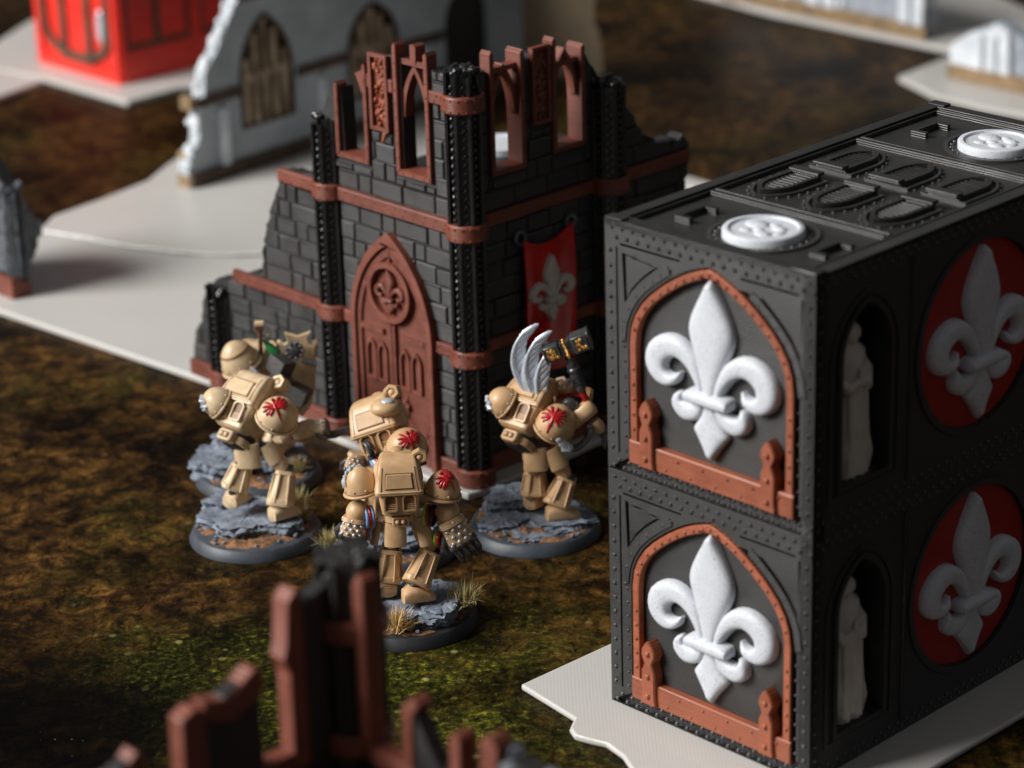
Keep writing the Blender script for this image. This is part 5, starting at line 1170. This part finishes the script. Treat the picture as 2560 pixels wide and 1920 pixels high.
m = MB(); m.tube([Vector(c) + Vector((.62 * math.cos(a), -.62 * abs(math.sin(a)), -.30)) for a in [R(-150 + 120 * j / 16) for j in range(17)]], .05, 8); m.build('dark_band', DARK, o, 50)
m = MB(); m.ball((.76, -.95, 2.96), (.06, .04, .14), 8, 6); m.build('red_gem', RED, o, 60)
m = MB(); m.ball((.08, .2, 4.45), (.46, .42, .26), 18, 10); m.build('helmet_crest', TAN, T, 60)
m = MB(); m.ball((.14, .15, 4.68), (.20, .18, .06), 10, 6); m.build('worn_patch', SILVER, T, 60)
hoop(T, (-.42, -.2, 3.30), (1, .5, .3), .23, [STEEL, DARK]); hoop(T, (-.08, -.3, 2.90), (1, .2, .9), .24, [BLUE, ICE, RED, DARK])
m = MB(); m.ball((.1, -.1, 2.85), (.42, .4, .34), 16, 10); m.build('forearm', TAN, T, 60)
hand(T, (-.8, .1, 3.1), (-.95, .0, 2.6), (-.9, -.1, 2.2), (0, -1, 0), .9)

TAN = TAN_PALE
# --- left rear one with the tall shield
T = mini((-8.0, 79.6, 0), 'rear tan armoured miniature with scalloped shield, charcoal gun boxes and green emblem')
base(T, 5, BASEM, [(-.9, .1, 1.1, 1.15, .78, .4), (.4, .4, 1.1, 1.0, .7, 0), (-.75, .9, .7, .5, 1.15, .2)], [(1.2, -.4, .4, .6, OLIVE)])
torso(T, (-.15, .45, 2.75), -20, 22, 6, .85)
leg(T, (-.2, .2, 2.6), (-.3, .2, 1.9), (-.4, 0, 1.2), (-.4, 0, .8), (-.3, .5, .8)); leg(T, (.4, .2, 2.6), (.7, .2, 1.9), (.6, 0, 1.2), (.6, 0, .8), (.9, .5, .8))
c = (-.18, -.05, 3.60); r = (.62, .66, 1.12); o, Q = pauldron(T, c, (-.42, -.2, 1), r, 1.4)
m = MB(); m.tube([dome_pts(c, Q, r, .75, R(a), 1.01) for a in range(0, 360, 12)], .03, 6, True); m.tube([dome_pts(c, Q, r, a / 10, R(200), 1.0) for a in range(2, 8)], .022, 6); m.build('pad_seam', TAND, o, 50)
pf = lambda a, d, b: (-.10 + a, -.62 - d - .15 * a * a + .10 * b, 3.50 + b)
m = MB(); m.slab([(-.34, -.50), (.34, -.50), (.40, .20), (.16, .46), (-.16, .46), (-.40, .20)], pf, -.2, .05, .02, .02); pn = m.build('pale_panel', ICE, T, 30)
m = MB()
for a in [R(q) for q in range(0, 360, 45)]: m.ribbon([(0, .02, .03), (.14 * math.cos(a), .02 + .15 * math.sin(a), .07), (.24 * math.cos(a), .02 + .26 * math.sin(a), .015)], pf, .05, .05, 7)
m.ball(pf(0, .08, .02), (.14, .05, .16), 10, 8); m.build('green_emblem', GREEN, pn, 50)
m = MB(); m.tube([pf(-.12, .07, -.26), pf(0, .07, -.34), pf(.12, .07, -.24)], .025, 6); m.build('gold_scroll', GOLD, pn, 50)
m = MB(); m.tube([(.30, .05, 4.0), (.31, .05, 4.75), (.31, .05, 5.12)], [.07, .075, .09], 8); m.box(.18, .44, -.06, .16, 4.92, 5.14); m.build('sword_hilt', mat('brown_leather_paint', (.14, .06, .025), .5), T, 30, bevel=.02)
m = MB(); m.box(.17, .45, -.07, .17, 5.06, 5.18); m.ball((.56, .1, 4.72), .07, 8, 6); m.build('pommel', TAN, T, 30, bevel=.02)
m = MB(); m.loft([sec(Vector(p), Vector((.9, 0, -.4)), Vector((0, 1, 0)), a, .12, 3) for p, a in (((.45, .15, 4.5), .10), ((.65, .1, 4.32), .26), ((.75, .05, 4.05), .22), ((.8, .05, 3.8), .1))]); m.build('green_cloth', GREEN, T, 40)
for p, rt_ in (((.92, -.35, 3.86), -12), ((1.42, -.40, 2.92), 10)):
    BM_ = Matrix.Translation(p) @ Matrix.Rotation(R(24), 4, 'Y') @ Matrix.Rotation(R(rt_ - 28), 4, 'Z')
    m = MB(BM_); m.box(-.32, .32, -.30, .30, -.26, .26); gb = m.build('gun_box', CUBEM, T, 30, bevel=.03)
    m = MB(BM_); m.box(-.40, -.30, -.2, .2, -.18, .18); m.tube([(-.42, -.12, -.30), (-.30, -.2, -.22)], .06, 8); m.tube([(-.42, .1, -.2), (-.3, .1, -.2)], .08, 8); m.build('gun_fitting', STEEL, gb, 30)
    m = MB(BM_); m.ball((-.38, -.22, -.26), (.08, .05, .05), 8, 6); m.build('brass_part', GOLD, gb, 50)
m = MB(); m.ball((1.12, -.42, 3.36), (.22, .2, .2), 12, 9); m.tube([(.85, -.2, 3.3), (1.0, -.25, 3.0), (1.2, -.25, 2.7)], .06, 8); m.build('joint', STEEL, T, 50)
sh = [(0, -1.45), (.28, -1.15), (.46, -.6), (.52, .1), (.54, .75), (.66, .98), (.58, 1.02), (.44, .92), (.34, .98), (.33, 1.12), (.42, 1.30), (.0, 1.20)]
so_ = sh + [(-a, b) for a, b in sh[::-1][1:-1]]
m = MB(); m.slab(so_, lambda a, d, b: (1.42 + a * .98, .42 - d * .9 + .22 * a * a * 2 - .0, 3.32 + b * 1.02), -.06, .06, .03, .03); m.build('shield', TAN, T, 30)
m = MB(); m.ball((1.34, .18, 4.16), (.28, .16, .26), 14, 10)
for k in range(9):
    a = 2 * PI * k / 9; m.ball((1.34 + .25 * math.cos(a), .10, 4.16 + .24 * math.sin(a)), .07, 7, 5)
m.build('shield_boss', STEEL, T, 50)
m = MB(); m.tube([(1.55, .1, 3.85), (2.0, .05, 3.72)], [.09, .08], 10); m.build('gun_barrel', STEEL, T, 50)
